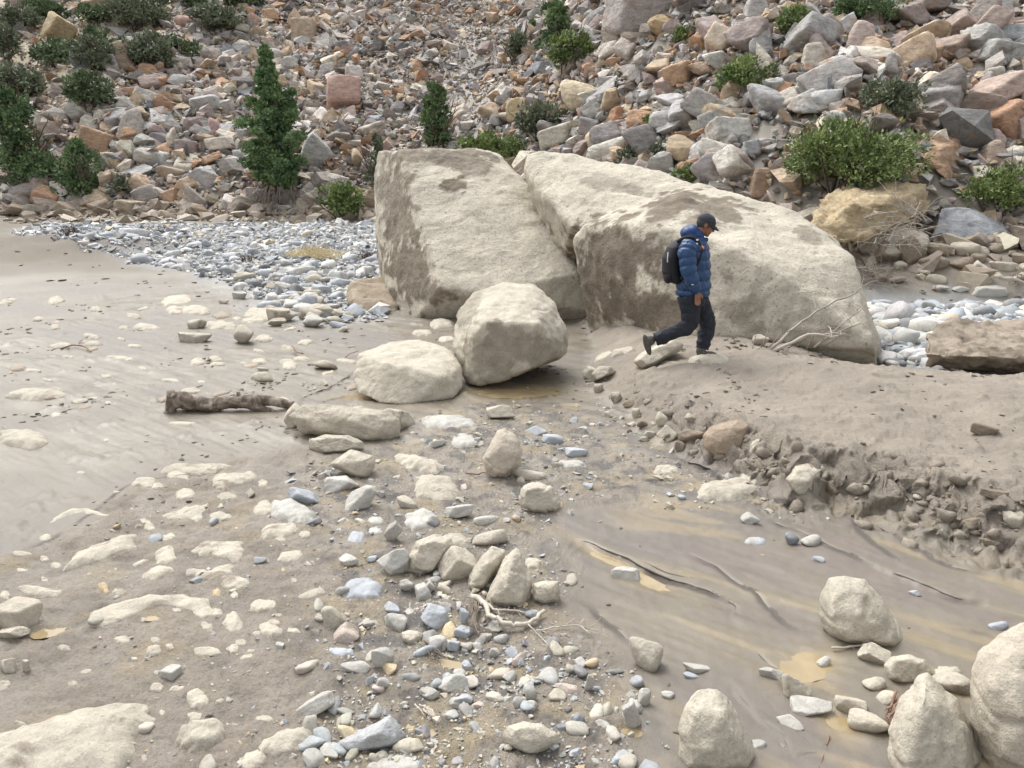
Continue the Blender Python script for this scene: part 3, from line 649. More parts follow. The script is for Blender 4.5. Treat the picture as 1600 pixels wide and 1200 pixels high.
SB = [(537, 152, 66, 64, (.44, .30, .25), 'big pinkish red flat-faced boulder standing out of the small scree', 'cube', 10),
 (85, 46, 66, 52, tuple(OCH * .95), 'cracked orange-tan boulder between dark bushes near the top corner', 'ang', -6),
 (190, 90, 42, 50, (.28, .22, .16), 'dark tan perched boulder with a pale cap, above the straw patch', 'tooth', 0),
 (162, 14, 60, 36, TAN, 'tan striped boulder at the top edge above the bushes', 'ang', 0),
 (288, 38, 36, 24, (.40, .27, .23), 'pinkish purple rounded boulder among the high bushes', 'round', 0),
 (393, 34, 38, 24, (.42, .28, .23), 'pinkish boulder just below the top edge, edge of the high bushes', 'ang', 10),
 (476, 52, 38, 40, (.45, .36, .27), 'pale tan upright pair of slabs high on the scree', 'block', 0),
 (154, 222, 54, 40, tuple(RUST * 1.1), 'rust-striped tilted block near the small round juniper', 'block', -25),
 (209, 196, 42, 52, (.40, .36, .32), 'pale pointed boulder behind the rust-striped tilted block', 'tooth', 0),
 (185, 254, 50, 30, tuple(OCH * 1.1), 'yellow ochre lump beside the small round juniper', 'ang', 0),
 (236, 250, 44, 36, (.44, .41, .36), 'pale grey cream boulder low on the scree, uphill of the riverbed', 'ang', 0),
 (270, 272, 44, 22, (.36, .29, .22), 'tan split boulder at the scree foot', 'slab', -8),
 (250, 210, 38, 30, MAUVE, 'red-brown boulder in the middle of the lower scree', 'ang', 0),
 (322, 164, 48, 32, (.42, .41, .39), 'pale grey ledge-topped boulder in the mid scree', 'block', 5),
 (335, 202, 26, 36, (.36, .24, .22), 'mauve upright boulder below the grey ledge-topped one', 'tooth', 10),
 (495, 240, 50, 48, (.43, .42, .40), 'pale grey slab leaning behind the conical green tree', 'slab', -35),
 (908, 150, 62, 56, (.58, .49, .35), 'large cream and yellow rounded boulder downhill of the twin bushes', 'round', 8),
 (810, 174, 42, 42, (.52, .42, .26), 'yellow-streaked upright block beside the grey green bush', 'block', -12),
 (1000, 22, 116, 76, (.38, .34, .32), 'huge grey and pink cliff-like boulder at the top edge', 'block', 0),
 (1032, 44, 44, 40, (.38, .28, .16), 'ochre overhung boulder tucked under the cliff-like boulder', 'ang', 0),
 (1090, 168, 62, 46, (.44, .35, .30), 'pinkish tan fractured boulder on the upper right scree', 'ang', 0),
 (1345, 62, 56, 54, (.44, .36, .32), 'pink-grey pointed boulder below the dark top bush', 'tooth', -10),
 (1272, 90, 46, 44, (.47, .43, .37), 'pale wedge-shaped boulder next to the pink-grey pointed one', 'tooth', 8),
 (1308, 116, 48, 44, (.38, .23, .15), 'rusty square block under the pale wedge-shaped boulder', 'block', 0),
 (1245, 130, 54, 32, (.22, .20, .19), 'dark grey slanting slab beside the rusty square block', 'slab', 12),
 (1292, 160, 68, 38, (.45, .45, .43), 'pale grey ragged slab uphill of the big round bush', 'slab', 8),
 (1305, 190, 58, 34, (.47, .46, .43), 'pale rounded boulder just over the big round bush', 'round', 0),
 (1438, 178, 52, 24, (.44, .41, .37), 'pale flat boulder beside the dark grey-green bush', 'slab', -6),
 (1110, 264, 70, 48, (.36, .335, .33), 'large mauve-grey boulder resting over the domed boulder', 'ang', 0),
 (1120, 238, 46, 28, (.38, .37, .37), 'smaller grey boulder stacked on the mauve-grey one', 'ang', 0),
 (1163, 256, 52, 50, (.42, .36, .32), 'pinkish faceted boulder touching the mauve-grey one', 'ang', 0),
 (1190, 286, 42, 46, (.28, .20, .14), 'brown shaded boulder under the pinkish faceted one', 'tooth', 0),
 (1572, 194, 76, 62, (.42, .26, .17), 'large rust-orange boulder near the picture edge above the bush', 'block', 22),
 (1553, 246, 46, 52, (.38, .30, .24), 'rust and grey boulder below the large rust-orange one', 'tooth', 0),
 (1592, 250, 24, 50, (.28, .27, .27), 'dark grey vertical slab at the picture edge', 'slab', 70),
 (968, 230, 112, 34, (.50, .47, .41), 'long pale slab lying uphill of the domed boulder', 'slab', 20),
 (972, 182, 42, 28, (.36, .20, .12), 'rust-red block uphill of the long pale slab', 'block', 0),
 (1040, 88, 44, 20, (.46, .31, .17), 'orange elongated block on the upper scree', 'block', 25),
 (668, 90, 40, 14, (.46, .42, .37), 'thin pale splinter slab in the small upper scree', 'slab', 32),
 (1380, 200, 34, 24, (.46, .34, .29), 'small pink and white wedge above the big round bush', 'tooth', 0),
 (585, 205, 50, 26, (.44, .39, .34), 'pale tan slab uphill of the leaning boulder', 'slab', 20),
 (845, 108, 34, 24, (.30, .31, .33), 'blue-grey block downhill of the twin bushes', 'ang', 0),
 (1145, 182, 30, 24, (.44, .42, .38), 'light square-ended boulder uphill of the mauve-grey one', 'block', 0),
 (518, 333, 40, 22, (.36, .30, .23), 'mud-brown low boulder at the riverbank by the small bush', 'ang', 0)]
for k, (u, v, w, h, c, lab, kd, t) in enumerate(SB): scree_block(u, v, w, h, c, lab, seed=100 + k, kind={'block': 'cube', 'ang': 'shard'}.get(kd, kd), tilt=t)
for nm, u, v in [('red flat-faced boulder', 537, 152), ('cracked orange boulder', 85, 46), ('perched dark boulder', 190, 90), ('rust-striped block', 154, 222), ('grey ledge-topped boulder', 322, 164), ('leaning grey slab', 495, 240),
                 ('cream and yellow boulder', 908, 150), ('cliff-like boulder', 1000, 22), ('pinkish fractured boulder', 1090, 168), ('pink-grey pointed boulder', 1345, 62), ('rusty square block', 1308, 116), ('mauve-grey boulder', 1110, 264),
                 ('rust-orange boulder', 1572, 194), ('long pale slab', 968, 230), ('thin splinter slab', 668, 90), ('pair of tan slabs', 476, 52), ('conical tree', 435, 220), ('small round juniper', 128, 275), ('big round bush', 1325, 260), ('top dark bush', 1345, 20), ('twin bushes', 880, 80)]:
    landmark(nm, u, v)

def outline_stone(name, pts, vb, label, cat='boulder', t=.4, lean=.3, base=CREAM, voxel=None, ridge=(), stains_and_shade=(), seed=0, smooth=4, amp=None):
    """a stone that stands at one place: its waist follows the seen outline, with a real front and back bulge"""
    pts = np.array(pts, float); c = pts.mean(0); w = np.ptp(pts[:, 0]); h = np.ptp(pts[:, 1]); yb = float(G([c[0]], [vb])[0][1]); k = yb * 1.1 / F; T_ = min(w, h) * k * t
    def yy(v, o): return yb + T_ * .75 + o + lean * (vb - v) * k
    L = [(u, v, yy(v, 0)) for u, v in pts]
    L += [(c[0] + (u - c[0]) * .68, c[1] + (v - c[1]) * .68, yy(v, -T_ * .62)) for u, v in pts] + [(c[0] + (u - c[0]) * .66, c[1] + (v - c[1]) * .66, yy(v, T_ * .9)) for u, v in pts]
    L += [(u, v, yy(v, -T_ * d)) for u, v, d in ridge]
    s_ = min(w, h) * k
    return hero(name, [L], voxel or max(.006, s_ * .03), smooth, label, cat, amp=amp or (s_ * .034, s_ * .020, s_ * .008), freq=(1.8 / s_ * .6, 6 / s_ * .5, 20 / s_ * .5), base=base, stains_and_shade=stains_and_shade, seed=seed)
# ------------------------------------------------------------------ stones of the near bed, one by one
CC = {'c': (.455, .415, .34), 'w': (.43, .415, .375), 'g': (.38, .40, .42), 'b': (.30, .245, .185), 'o': (.50, .40, .26), 'd': (.20, .21, .22), 'p': (.52, .44, .38), 't': (.45, .405, .33)}
ADJ = {'c': 'cream', 'w': 'whitish', 'g': 'blue-grey', 'b': 'mud-brown', 'o': 'ochre', 'd': 'dark grey', 'p': 'pinkish', 't': 'tan'}
def flat_stone(u, v, w, h, tilt, col, label=None, poly=None, hm=None, noun='flat_stone'):
    g0 = P0(u, v); seed = int(u * 13 + v * 7)
    if poly is None:
        poly = []
        n_ = 22; ct, st = math.cos(math.radians(tilt)), math.sin(math.radians(tilt)); rs = np.random.RandomState(seed)
        ph = rs.uniform(0, 50)
        for k in range(n_):
            a = 2 * math.pi * k / n_; ca, sa = math.cos(a), math.sin(a)
            q = 1 + .22 * n2(np.array([ca * 1.3 + ph]), np.array([sa * 1.3]))[0] + .10 * n2(np.array([ca * 4 + ph]), np.array([sa * 4 + 9]))[0]
            ex = np.sign(ca) * abs(ca) ** .8 * w / 2 * q; ey = np.sign(sa) * abs(sa) ** .8 * h / 2 * q
            poly.append((u + ex * ct + ey * st, v - ex * st + ey * ct))
    poly = np.array(poly, float)
    g = G([u], [v])[0]
    pw = np.array([P0(a, b, g[2] + .01)[:2] for a, b in poly])
    lo, hi = pw.min(0), pw.max(0); size = max(hi - lo); small = min(hi - lo)
    if hm is None: hm = min(.07, max(.010, small * .15))
    nx = int(np.clip(22 + 60 * size, 22, 76) * (1 if w > 60 else .72))
    mg = size * .03; X, Y = np.meshgrid(np.linspace(lo[0] - mg, hi[0] + mg, nx), np.linspace(lo[1] - mg, hi[1] + mg, nx)); x = X.ravel(); y = Y.ravel()
    sd = sdseg(x, y, pw) + small * .05 * n2(x / size * 7 + seed, y / size * 7)
    wd = max(small * .13, 1.7 * size / nx)
    prof = np.where(sd > 0, hm * (1 - np.exp(-sd / wd)), sd * 2.5)
    rel = hm * .22 * fb2(x / size * 1.5 + seed, y / size * 2.0, 4, 2.1, .38) + hm * .05 * fb2(x / size * 9 + seed, y / size * 9, 2)
    gx = terrain(np.array([g[0]]), np.array([g[1]]))[0]
    base = terrain(x, y) * .6 + gx * .4
    top = base + np.clip(prof, -.05, 1) + rel * ss(-.0, wd, sd) - .002
    bot = base - .06
    V = np.concatenate([np.stack([x, y, top], -1), np.stack([x, y, np.minimum(bot, top - .005)], -1)])
    i = np.arange(nx - 1)[:, None] * nx; j = np.arange(nx - 1)[None]
    q = np.stack([i + j, i + j + 1, i + nx + j + 1, i + nx + j], -1).reshape(-1, 4)
    keep = (sd[q] > -wd * .9).any(1); q = q[keep]
    # close the rim
    from collections import Counter
    ed = Counter()
    for a, b, c_, d_ in q.tolist():
        for e in ((a, b), (b, c_), (c_, d_), (d_, a)): ed[e] += 1
    rim = [(a, b) for (a, b) in ed if (b, a) not in ed]; n_ = nx * nx
    side = np.array([(b, a, a + n_, b + n_) for a, b in rim]) if rim else np.zeros((0, 4), int)
    Q = np.concatenate([q, q[:, ::-1] + n_, side])
    used = np.unique(Q); mp = np.full(2 * n_, -1); mp[used] = np.arange(len(used))
    V = V[used]; Q = mp[Q]; ctr = np.array([V[:, 0].mean(), V[:, 1].mean(), gx]); 
    o = link(noun, mesh_np(noun, V - ctr, Q, None, True, M_SILT if col in 'ctop' else M_RIVER))
    o.location = ctr; c = np.array(CC[col]) * np.random.uniform(.93, 1.07); o.color = (*c, 1)
    o['category'] = 'stone'; o['group'] = 'flat stones half sunk in the mud'
    area = w * h
    if label: o['label'] = label
    else: auto(o, f"{'large' if area > 1500 else 'mid-sized' if area > 450 else 'small'} {ADJ[col]}", 'flat ' + ('sliver' if w > 3 * h else 'stone'), u, v)
    return o
_pc = {}
def proto(kind, k, sub):
    key = (kind, k, sub)
    if key not in _pc:
        V, T = rock_shape(1000 + k * 17 + sub, kind, sub, .05 if kind != 'round' else .035); _pc[key] = (V, T)
    return _pc[key]
_pm = {}
def proto_mesh(kind, k, sub, mat, nm):
    key = (kind, k, sub, mat.name)
    if key not in _pm: V, T = proto(kind, k, sub); _pm[key] = mesh_np(nm, V, T, None, True, mat)
    return _pm[key]
def stone(u, v, w, h, tilt, col, kind='ang', label=None, noun='stone', k=None, dfac=.85, mat=None, cat='stone', group='loose stones lying on the wet bed', sink=.06):
    g = G([u], [v + h / 2 * .86])[0]
    dep = project(g[None])[2][0]; a = w / 2 * dep / F; phi = PITCH + math.atan((v - 600) / F)
    hh = h / 2 * dep / F
    c = hh * .93; b = max(min(a, 1.6 * c) * dfac, .3 * a)
    # silhouette of an ellipsoid: hh^2 = (c cos)^2 + (b sin)^2
    b = min(b, hh * .90 / max(math.sin(phi), .05)); c = math.sqrt(max(hh * hh - (b * math.sin(phi)) ** 2, (.35 * hh) ** 2)) / math.cos(phi)
    if tilt and abs(tilt) > 12 and kind in ('tooth', 'block', 'round', 'ang') and min(w, h) > 20: pass
    big = max(w, h) > 44; sub = 6 if max(w, h) > 90 else 5 if big else 4
    if k is None: k = int(u * 31 + v * 17) % (14 if sub == 4 else 500)
    if mat is None: mat = M_SILT if col in 'cotp' else M_MUDROCK if col == 'b' else M_RIVER
    o = link(noun, proto_mesh(kind, k, sub, mat, noun))
    cen = PY(u, v, g[1] + b * .80)
    o.location = cen; o.scale = (a, b, c); yaw = 0 if sub > 3 else 0
    o.rotation_euler = (0, math.radians(-tilt), 0)
    cc = np.array(CC[col]) * np.random.uniform(.94, 1.06); o.color = (*cc, 1)
    o['category'] = cat; o['group'] = group
    area = w * h
    if label: o['label'] = label
    else: auto(o, f"{'large' if area > 2200 else 'mid-sized' if area > 700 else 'small'} {ADJ[col]}", {'ang': 'angular', 'round': 'rounded', 'slab': 'slabby', 'block': 'blocky', 'tooth': 'pointed'}[kind] + ' stone', u, v)
    return o
# --- large slabs level with the mud
flat_stone(110, 1160, 250, 105, 0, 'c', 'very large cream slab sunk in mud, biggest flat stone in the scene corner', poly=[(-60, 1165), (0, 1147), (60, 1131), (130, 1108), (180, 1097), (232, 1100), (241, 1118), (215, 1150), (205, 1180), (180, 1210), (90, 1240), (-60, 1240)], hm=.085)
flat_stone(237, 950, 200, 50, 0, 'c', 'long arched cream slab curving like a rib through rough mud', poly=[(137, 976), (145, 952), (170, 940), (235, 928), (290, 924), (325, 932), (337, 948), (318, 963), (300, 950), (270, 939), (235, 945), (200, 962), (160, 972)], hm=.035)
flat_stone(152, 862, 120, 55, 0, 'c', 'cream slab tapering to a point, upstream of the rib-like arched slab', poly=[(92, 890), (110, 868), (140, 852), (185, 838), (213, 832), (210, 850), (180, 864), (140, 876), (115, 882)], hm=.04)
flat_stone(340, 860, 85, 32, 0, 'c', 'cream boat-shaped slab uphill of the rib-like arched slab', poly=[(298, 860), (312, 848), (345, 844), (380, 846), (383, 858), (372, 877), (340, 868), (312, 868)], hm=.04)
flat_stone(127, 798, 100, 18, 0, 'c', 'thin arched cream slab at the edge of the smooth mud', poly=[(76, 815), (90, 802), (115, 792), (140, 793), (175, 805), (170, 808), (130, 800), (105, 803), (82, 815)], hm=.022)
flat_stone(289, 801, 78, 24, 0, 'c', 'cream slab with dark flecks, above the boat-shaped slab', poly=[(249, 807), (270, 798), (300, 790), (328, 788), (322, 800), (310, 816), (290, 810), (262, 812)], hm=.03)
flat_stone(354, 748, 70, 28, 0, 'c', 'cream slab wedged against a lobe, just below the driftwood log', poly=[(330, 750), (336, 740), (360, 737), (398, 738), (400, 748), (370, 756), (350, 765), (332, 760)], hm=.04)
flat_stone(313, 1147, 78, 50, 0, 'c', 'rounded cream slab with a wavy surface, beside the very large slab', poly=[(274, 1152), (280, 1135), (312, 1128), (345, 1120), (353, 1132), (349, 1155), (325, 1168), (292, 1170)], hm=.06)
landmark('rib-like slab', 237, 950); landmark('very large slab', 110, 1160); landmark('boat-shaped slab', 340, 860); landmark('driftwood log', 350, 632); landmark('pointed cream slab', 150, 862)
FL = """34 862 32 7 0 c;71 838 20 10 15 c;69 870 14 8 0 c;34 889 18 6 0 c;69 903 12 8 0 c;62 922 68 15 -8 c;7 929 17 14 0 c;187 923 26 11 0 c;161 913 18 12 -45 o;246 895 55 18 15 c;258 866 34 26 20 c;307 891 36 9 0 c;341 894 55 18 20 c
366 906 45 19 -5 c;338 923 13 11 0 o;366 927 13 10 0 c;412 945 47 17 0 c;487 925 46 12 18 c;364 969 30 30 40 c;324 978 22 13 -20 c;424 983 40 20 -20 c;191 997 26 12 0 c;99 1009 20 10 0 c;324 1014 40 13 0 c;364 1010 20 13 20 c;393 1016 15 8 0 c
265 1007 12 9 0 c;308 1090 34 26 10 c;244 1069 20 10 0 c;277 1073 26 9 0 c;304 1116 24 14 0 c;253 1111 12 10 0 c;412 1120 28 13 0 c;446 1155 88 32 18 c;392 1185 44 26 18 c;225 1181 10 12 0 c;435 829 64 22 12 c;411 792 30 20 25 c;345 805 35 12 0 c
234 821 18 10 0 c;227 813 18 8 0 c;262 837 24 10 15 c;412 873 18 7 0 c;454 869 44 18 10 c;476 832 18 8 0 c;219 877 24 8 20 c;58 616 92 17 0 c;38 686 84 25 -3 c;306 733 105 15 2 c;279 741 36 14 0 c;225 752 38 14 5 c;246 759 20 11 0 c;289 771 32 15 5 c
390 744 20 18 0 c;354 774 30 12 10 c;411 754 18 10 0 c;126 737 15 5 0 c;182 767 12 4 0 c;276 469 48 13 8 c;272 484 26 10 0 c;306 484 42 12 0 c;345 508 52 12 0 c;229 511 42 8 0 c;194 513 20 6 0 c;412 490 64 18 -3 c;412 529 28 9 0 c;397 501 40 6 0 c
210 541 24 5 0 c;142 536 36 5 0 c;184 559 42 5 0 c;97 541 36 7 0 c;167 587 18 5 0 c;337 560 22 7 0 c;339 568 26 5 0 c;407 564 26 7 0 c;309 565 24 10 0 c;452 570 24 14 0 c;285 660 45 5 0 c;150 483 18 7 0 c;51 578 24 5 0 c;88 647 18 6 0 c;165 686 10 4 0 c;169 628 12 4 0 c
655 724 76 20 -12 c;683 763 78 36 -5 c;657 809 50 26 10 w;700 660 86 20 0 w;724 688 38 20 0 w;708 840 44 18 0 c;833 877 28 16 0 c;565 919 60 30 5 g;533 1016 42 14 0 g;557 838 26 20 0 g;587 812 24 12 0 w;586 827 22 11 0 w;891 724 46 11 0 w;614 1191 84 24 0 w;456 797 66 30 -12 w;1480 1047 46 18 0 c
1108 561 60 12 0 c;1138 766 96 34 2 c;1180 844 36 12 0 g;1042 733 38 13 0 c;690 506 40 12 0 c;660 520 30 8 0 c;640 538 30 8 0 c;700 530 30 8 0 c;945 556 30 10 0 c;975 548 40 8 0 c;1180 690 14 6 0 c"""
for ln in FL.replace('\n', ';').split(';'):
    a = ln.split(); flat_stone(*[float(t) for t in a[:5]], a[5])
rs = np.random.RandomState(33)
for i in range(85):
    if i < 50: u, v = rs.uniform(5, 560), rs.uniform(468, 640); w = rs.uniform(12, 34)
    else: u, v = rs.uniform(5, 500), rs.uniform(800, 1190); w = rs.uniform(10, 24)
    sd_p = sdseg(*P0(u, v)[:2].reshape(2, 1), ROUGH)[0]
    if i >= 50 and sd_p < 0: continue
    flat_stone(u, v, w, w * rs.uniform(.16, .32) * (1 if i < 50 else 1.9), rs.uniform(-10, 14), rs.choice(['c', 'c', 't', 'b' if i < 50 else 'c']))
# --- standing and lying stones: u v w h tilt colour kind | label
SL = """617 656 66 42 0 t ang|pale blocky stone showing behind the long heavy boulder
462 651 36 40 0 t ang|rough knob of stone between the log and the long heavy boulder
531 757 58 24 5 w slab|grey and cream slab half under the angular pale block
475 774 56 28 -5 g ang|bluish angular stone downstream of the grey and cream slab
563 781 66 38 26 w ang|whitish wedge stone tilted uphill, below the angular pale block
826 742 56 20 -4 c round|flat cream stone touching the foot of the tall egg-shaped stone
782 644 46 27 0 c ang|pale pyramid stone just below the chunky blotched boulder
766 841 56 27 -4 c round|loaf-shaped cream stone above the leaning pair of stones
615 877 54 48 0 w ang|whitish squat stone against the big smooth rounded one
715 885 56 50 -35 c block|tilted cream block between the rounded stone and the leaning pair
518 965 34 38 30 c tooth|
499 966 16 12 0 c round|
543 990 44 32 4 p ang|
612 951 28 20 0 g ang|
619 973 36 30 0 w ang|
679 967 46 40 0 g ang|bluish lumpy stone, largest of the grey ones near the root
724 964 16 26 -10 g slab|
724 988 32 18 -5 g block|
685 1007 34 26 10 w ang|
709 1009 20 19 0 g block|
644 996 34 20 0 c ang|
599 1025 34 38 20 w ang|
799 1020 22 18 0 g ang|
773 1019 18 18 0 w ang|
730 1042 18 18 0 g ang|
745 1009 20 12 0 w round|
636 915 24 22 0 w ang|
661 927 28 26 0 w ang|
672 917 16 20 0 w ang|
556 1043 48 18 -5 w ang|
604 1047 36 20 20 o ang|
614 831 22 34 -35 w slab|
546 876 32 20 10 w ang|
901 707 36 14 0 g slab|
863 686 36 14 0 g slab|
837 674 34 15 0 g ang|
977 896 48 20 0 w slab|white flat-topped stone alone beside the eroded channel
953 647 18 12 0 c ang|
706 1067 50 30 8 w ang|
674 1084 28 22 28 w ang|
715 1098 28 16 -18 w ang|
747 1101 22 12 0 p ang|
829 1083 22 26 0 w round|
831 1103 18 16 0 w ang|
887 1077 42 16 -6 p slab|
921 1067 14 28 -12 w slab|
987 1118 24 40 15 w block|grey-white upright block standing beside a small yellow puddle
938 1133 28 16 5 w ang|
904 1127 24 22 0 d ang|
880 1137 30 12 8 d slab|
972 1184 38 26 0 g ang|
899 1178 22 16 0 g ang|
931 1191 18 10 -20 w slab|
599 1067 22 22 0 w round|
578 1065 14 16 0 g ang|
794 1169 14 12 0 c round|
636 786 36 18 -15 c ang|
717 799 50 24 12 w block|
760 813 40 16 -4 w round|
683 694 28 14 0 w ang|
491 1104 72 34 32 w block|grey-white elongated stone lying askew in mud, beside the gravel
514 1175 34 24 0 w ang|
268 1052 32 24 8 w block|
13 1041 28 26 0 c ang|
41 1041 10 20 0 c block|
28 962 62 46 0 t slab|broad cream stone with a shadowed side at the picture edge
20 990 48 26 8 c ang|
390 771 16 14 0 c ang|
302 528 54 17 0 c slab|
381 524 34 32 0 c round|round upright cream stone on the flat mud near the gravel
307 507 30 16 5 c round|
409 589 38 17 0 c round|
411 577 20 6 0 c slab|
508 571 38 16 -5 t round|
502 486 44 22 0 c ang|
527 490 30 14 0 c round|
1171 810 30 18 0 w ang|
1237 843 22 20 0 d round|
1267 845 32 20 0 w round|
1278 874 20 11 0 g ang|
1065 777 14 8 0 g ang|
1042 679 30 28 0 c ang|
1033 656 18 24 0 c round|
1078 653 15 15 0 t ang|
1079 682 38 26 8 b ang|
1062 698 16 18 0 b round|
1300 762 34 26 0 b ang|
1436 777 18 13 0 c round|
1585 811 36 28 0 c ang|
1537 672 42 20 -10 b slab|
1558 773 50 15 -4 b slab|
1526 817 40 20 0 b ang|
1552 850 46 14 -8 b slab|
942 585 42 26 28 c ang|
923 582 28 20 15 c ang|
935 607 16 15 0 t round|
963 621 18 18 0 t ang|
983 631 20 14 0 b round|
994 646 14 16 0 t round|
1004 662 20 14 0 b round|
1016 678 22 14 0 c ang|
1187 532 24 20 -10 c ang|white angular stone among the dead branches
1010 1026 54 52 0 c round|smooth squarish cobble alone on wet mud, uphill of the big tooth-shaped boulder
1088 1045 46 15 -10 w slab|
1080 1056 28 10 -8 g ang|
1367 1023 52 36 -12 c block|small cream block at the foot of the large egg-shaped boulder
1366 1068 38 22 -5 c round|
1287 1035 22 19 0 w round|
1246 1075 42 46 0 c ang|
1268 1104 66 32 12 w ang|
1331 1103 48 40 20 t ang|
1353 1130 56 40 -4 t round|
1235 1130 38 24 -10 w ang|
1208 1053 48 20 -18 w ang|
1486 1067 60 34 -12 c round|
1388 1091 36 22 22 c round|
1561 978 34 14 0 g round|
1429 927 18 10 0 g ang|
1007 1091 20 28 -10 w ang|
1044 1086 22 12 0 w ang|
1187 1163 22 14 0 w ang|
505 600 16 8 0 c ang|
1395 384 104 66 -14 t ang|large pale-topped boulder at the foot of the ochre outcrop
1337 381 40 22 10 b ang|
1381 398 38 44 0 b ang|
1418 392 44 50 0 b round|
1438 378 24 34 0 t round|
1459 413 54 26 0 b round|
1465 391 44 24 0 b ang|
1508 390 44 26 8 t round|
1504 412 36 22 0 b round|
1528 426 32 36 -20 c block|
1530 404 26 15 0 b round|
1407 416 19 17 0 t round|
1463 437 30 17 0 t round|
1512 377 36 14 -5 t round|
1555 389 26 17 0 b round|
1535 393 19 17 0 c round|
1592 404 24 18 0 b ang|
1566 416 42 16 0 t slab|
1470 451 25 12 0 w round|
1545 455 62 20 0 w ang|white humped slab in the grey side stream
1501 452 30 10 0 w ang|
1335 400 24 16 0 b ang|"""
for ln in SL.split('\n'):
    l_, lab = ln.split('|'); a = l_.split()
    nn = 'boulder' if 'boulder' in lab else 'rock' if 'rock' in lab else 'stone'
    stone(*[float(t) for t in a[:5]], a[5], a[6], lab or None, nn, cat=nn)
for nm, u, v in [('long heavy boulder', 544, 663), ('egg-round cream stone', 843, 781), ('tall egg-shaped stone', 785, 712), ('leaning pair of stones', 780, 900), ('grey-white ribbed rock', 580, 1148), ('tooth-shaped boulder', 1120, 1140), ('peaked boulder', 1452, 1146),
                 ('tilted egg-shaped boulder', 1346, 956), ('clay-coated rock', 1132, 690), ('pale rock in the bank', 1257, 752), ('man', 1080, 500), ('round upright cream stone', 381, 524), ('dead branches', 1260, 520), ('pale-topped boulder', 1395, 384), ('white humped slab', 1545, 455), ('squarish cobble', 1010, 1026), ('large cream stone', 829, 1157)]:
    landmark(nm, u, v)
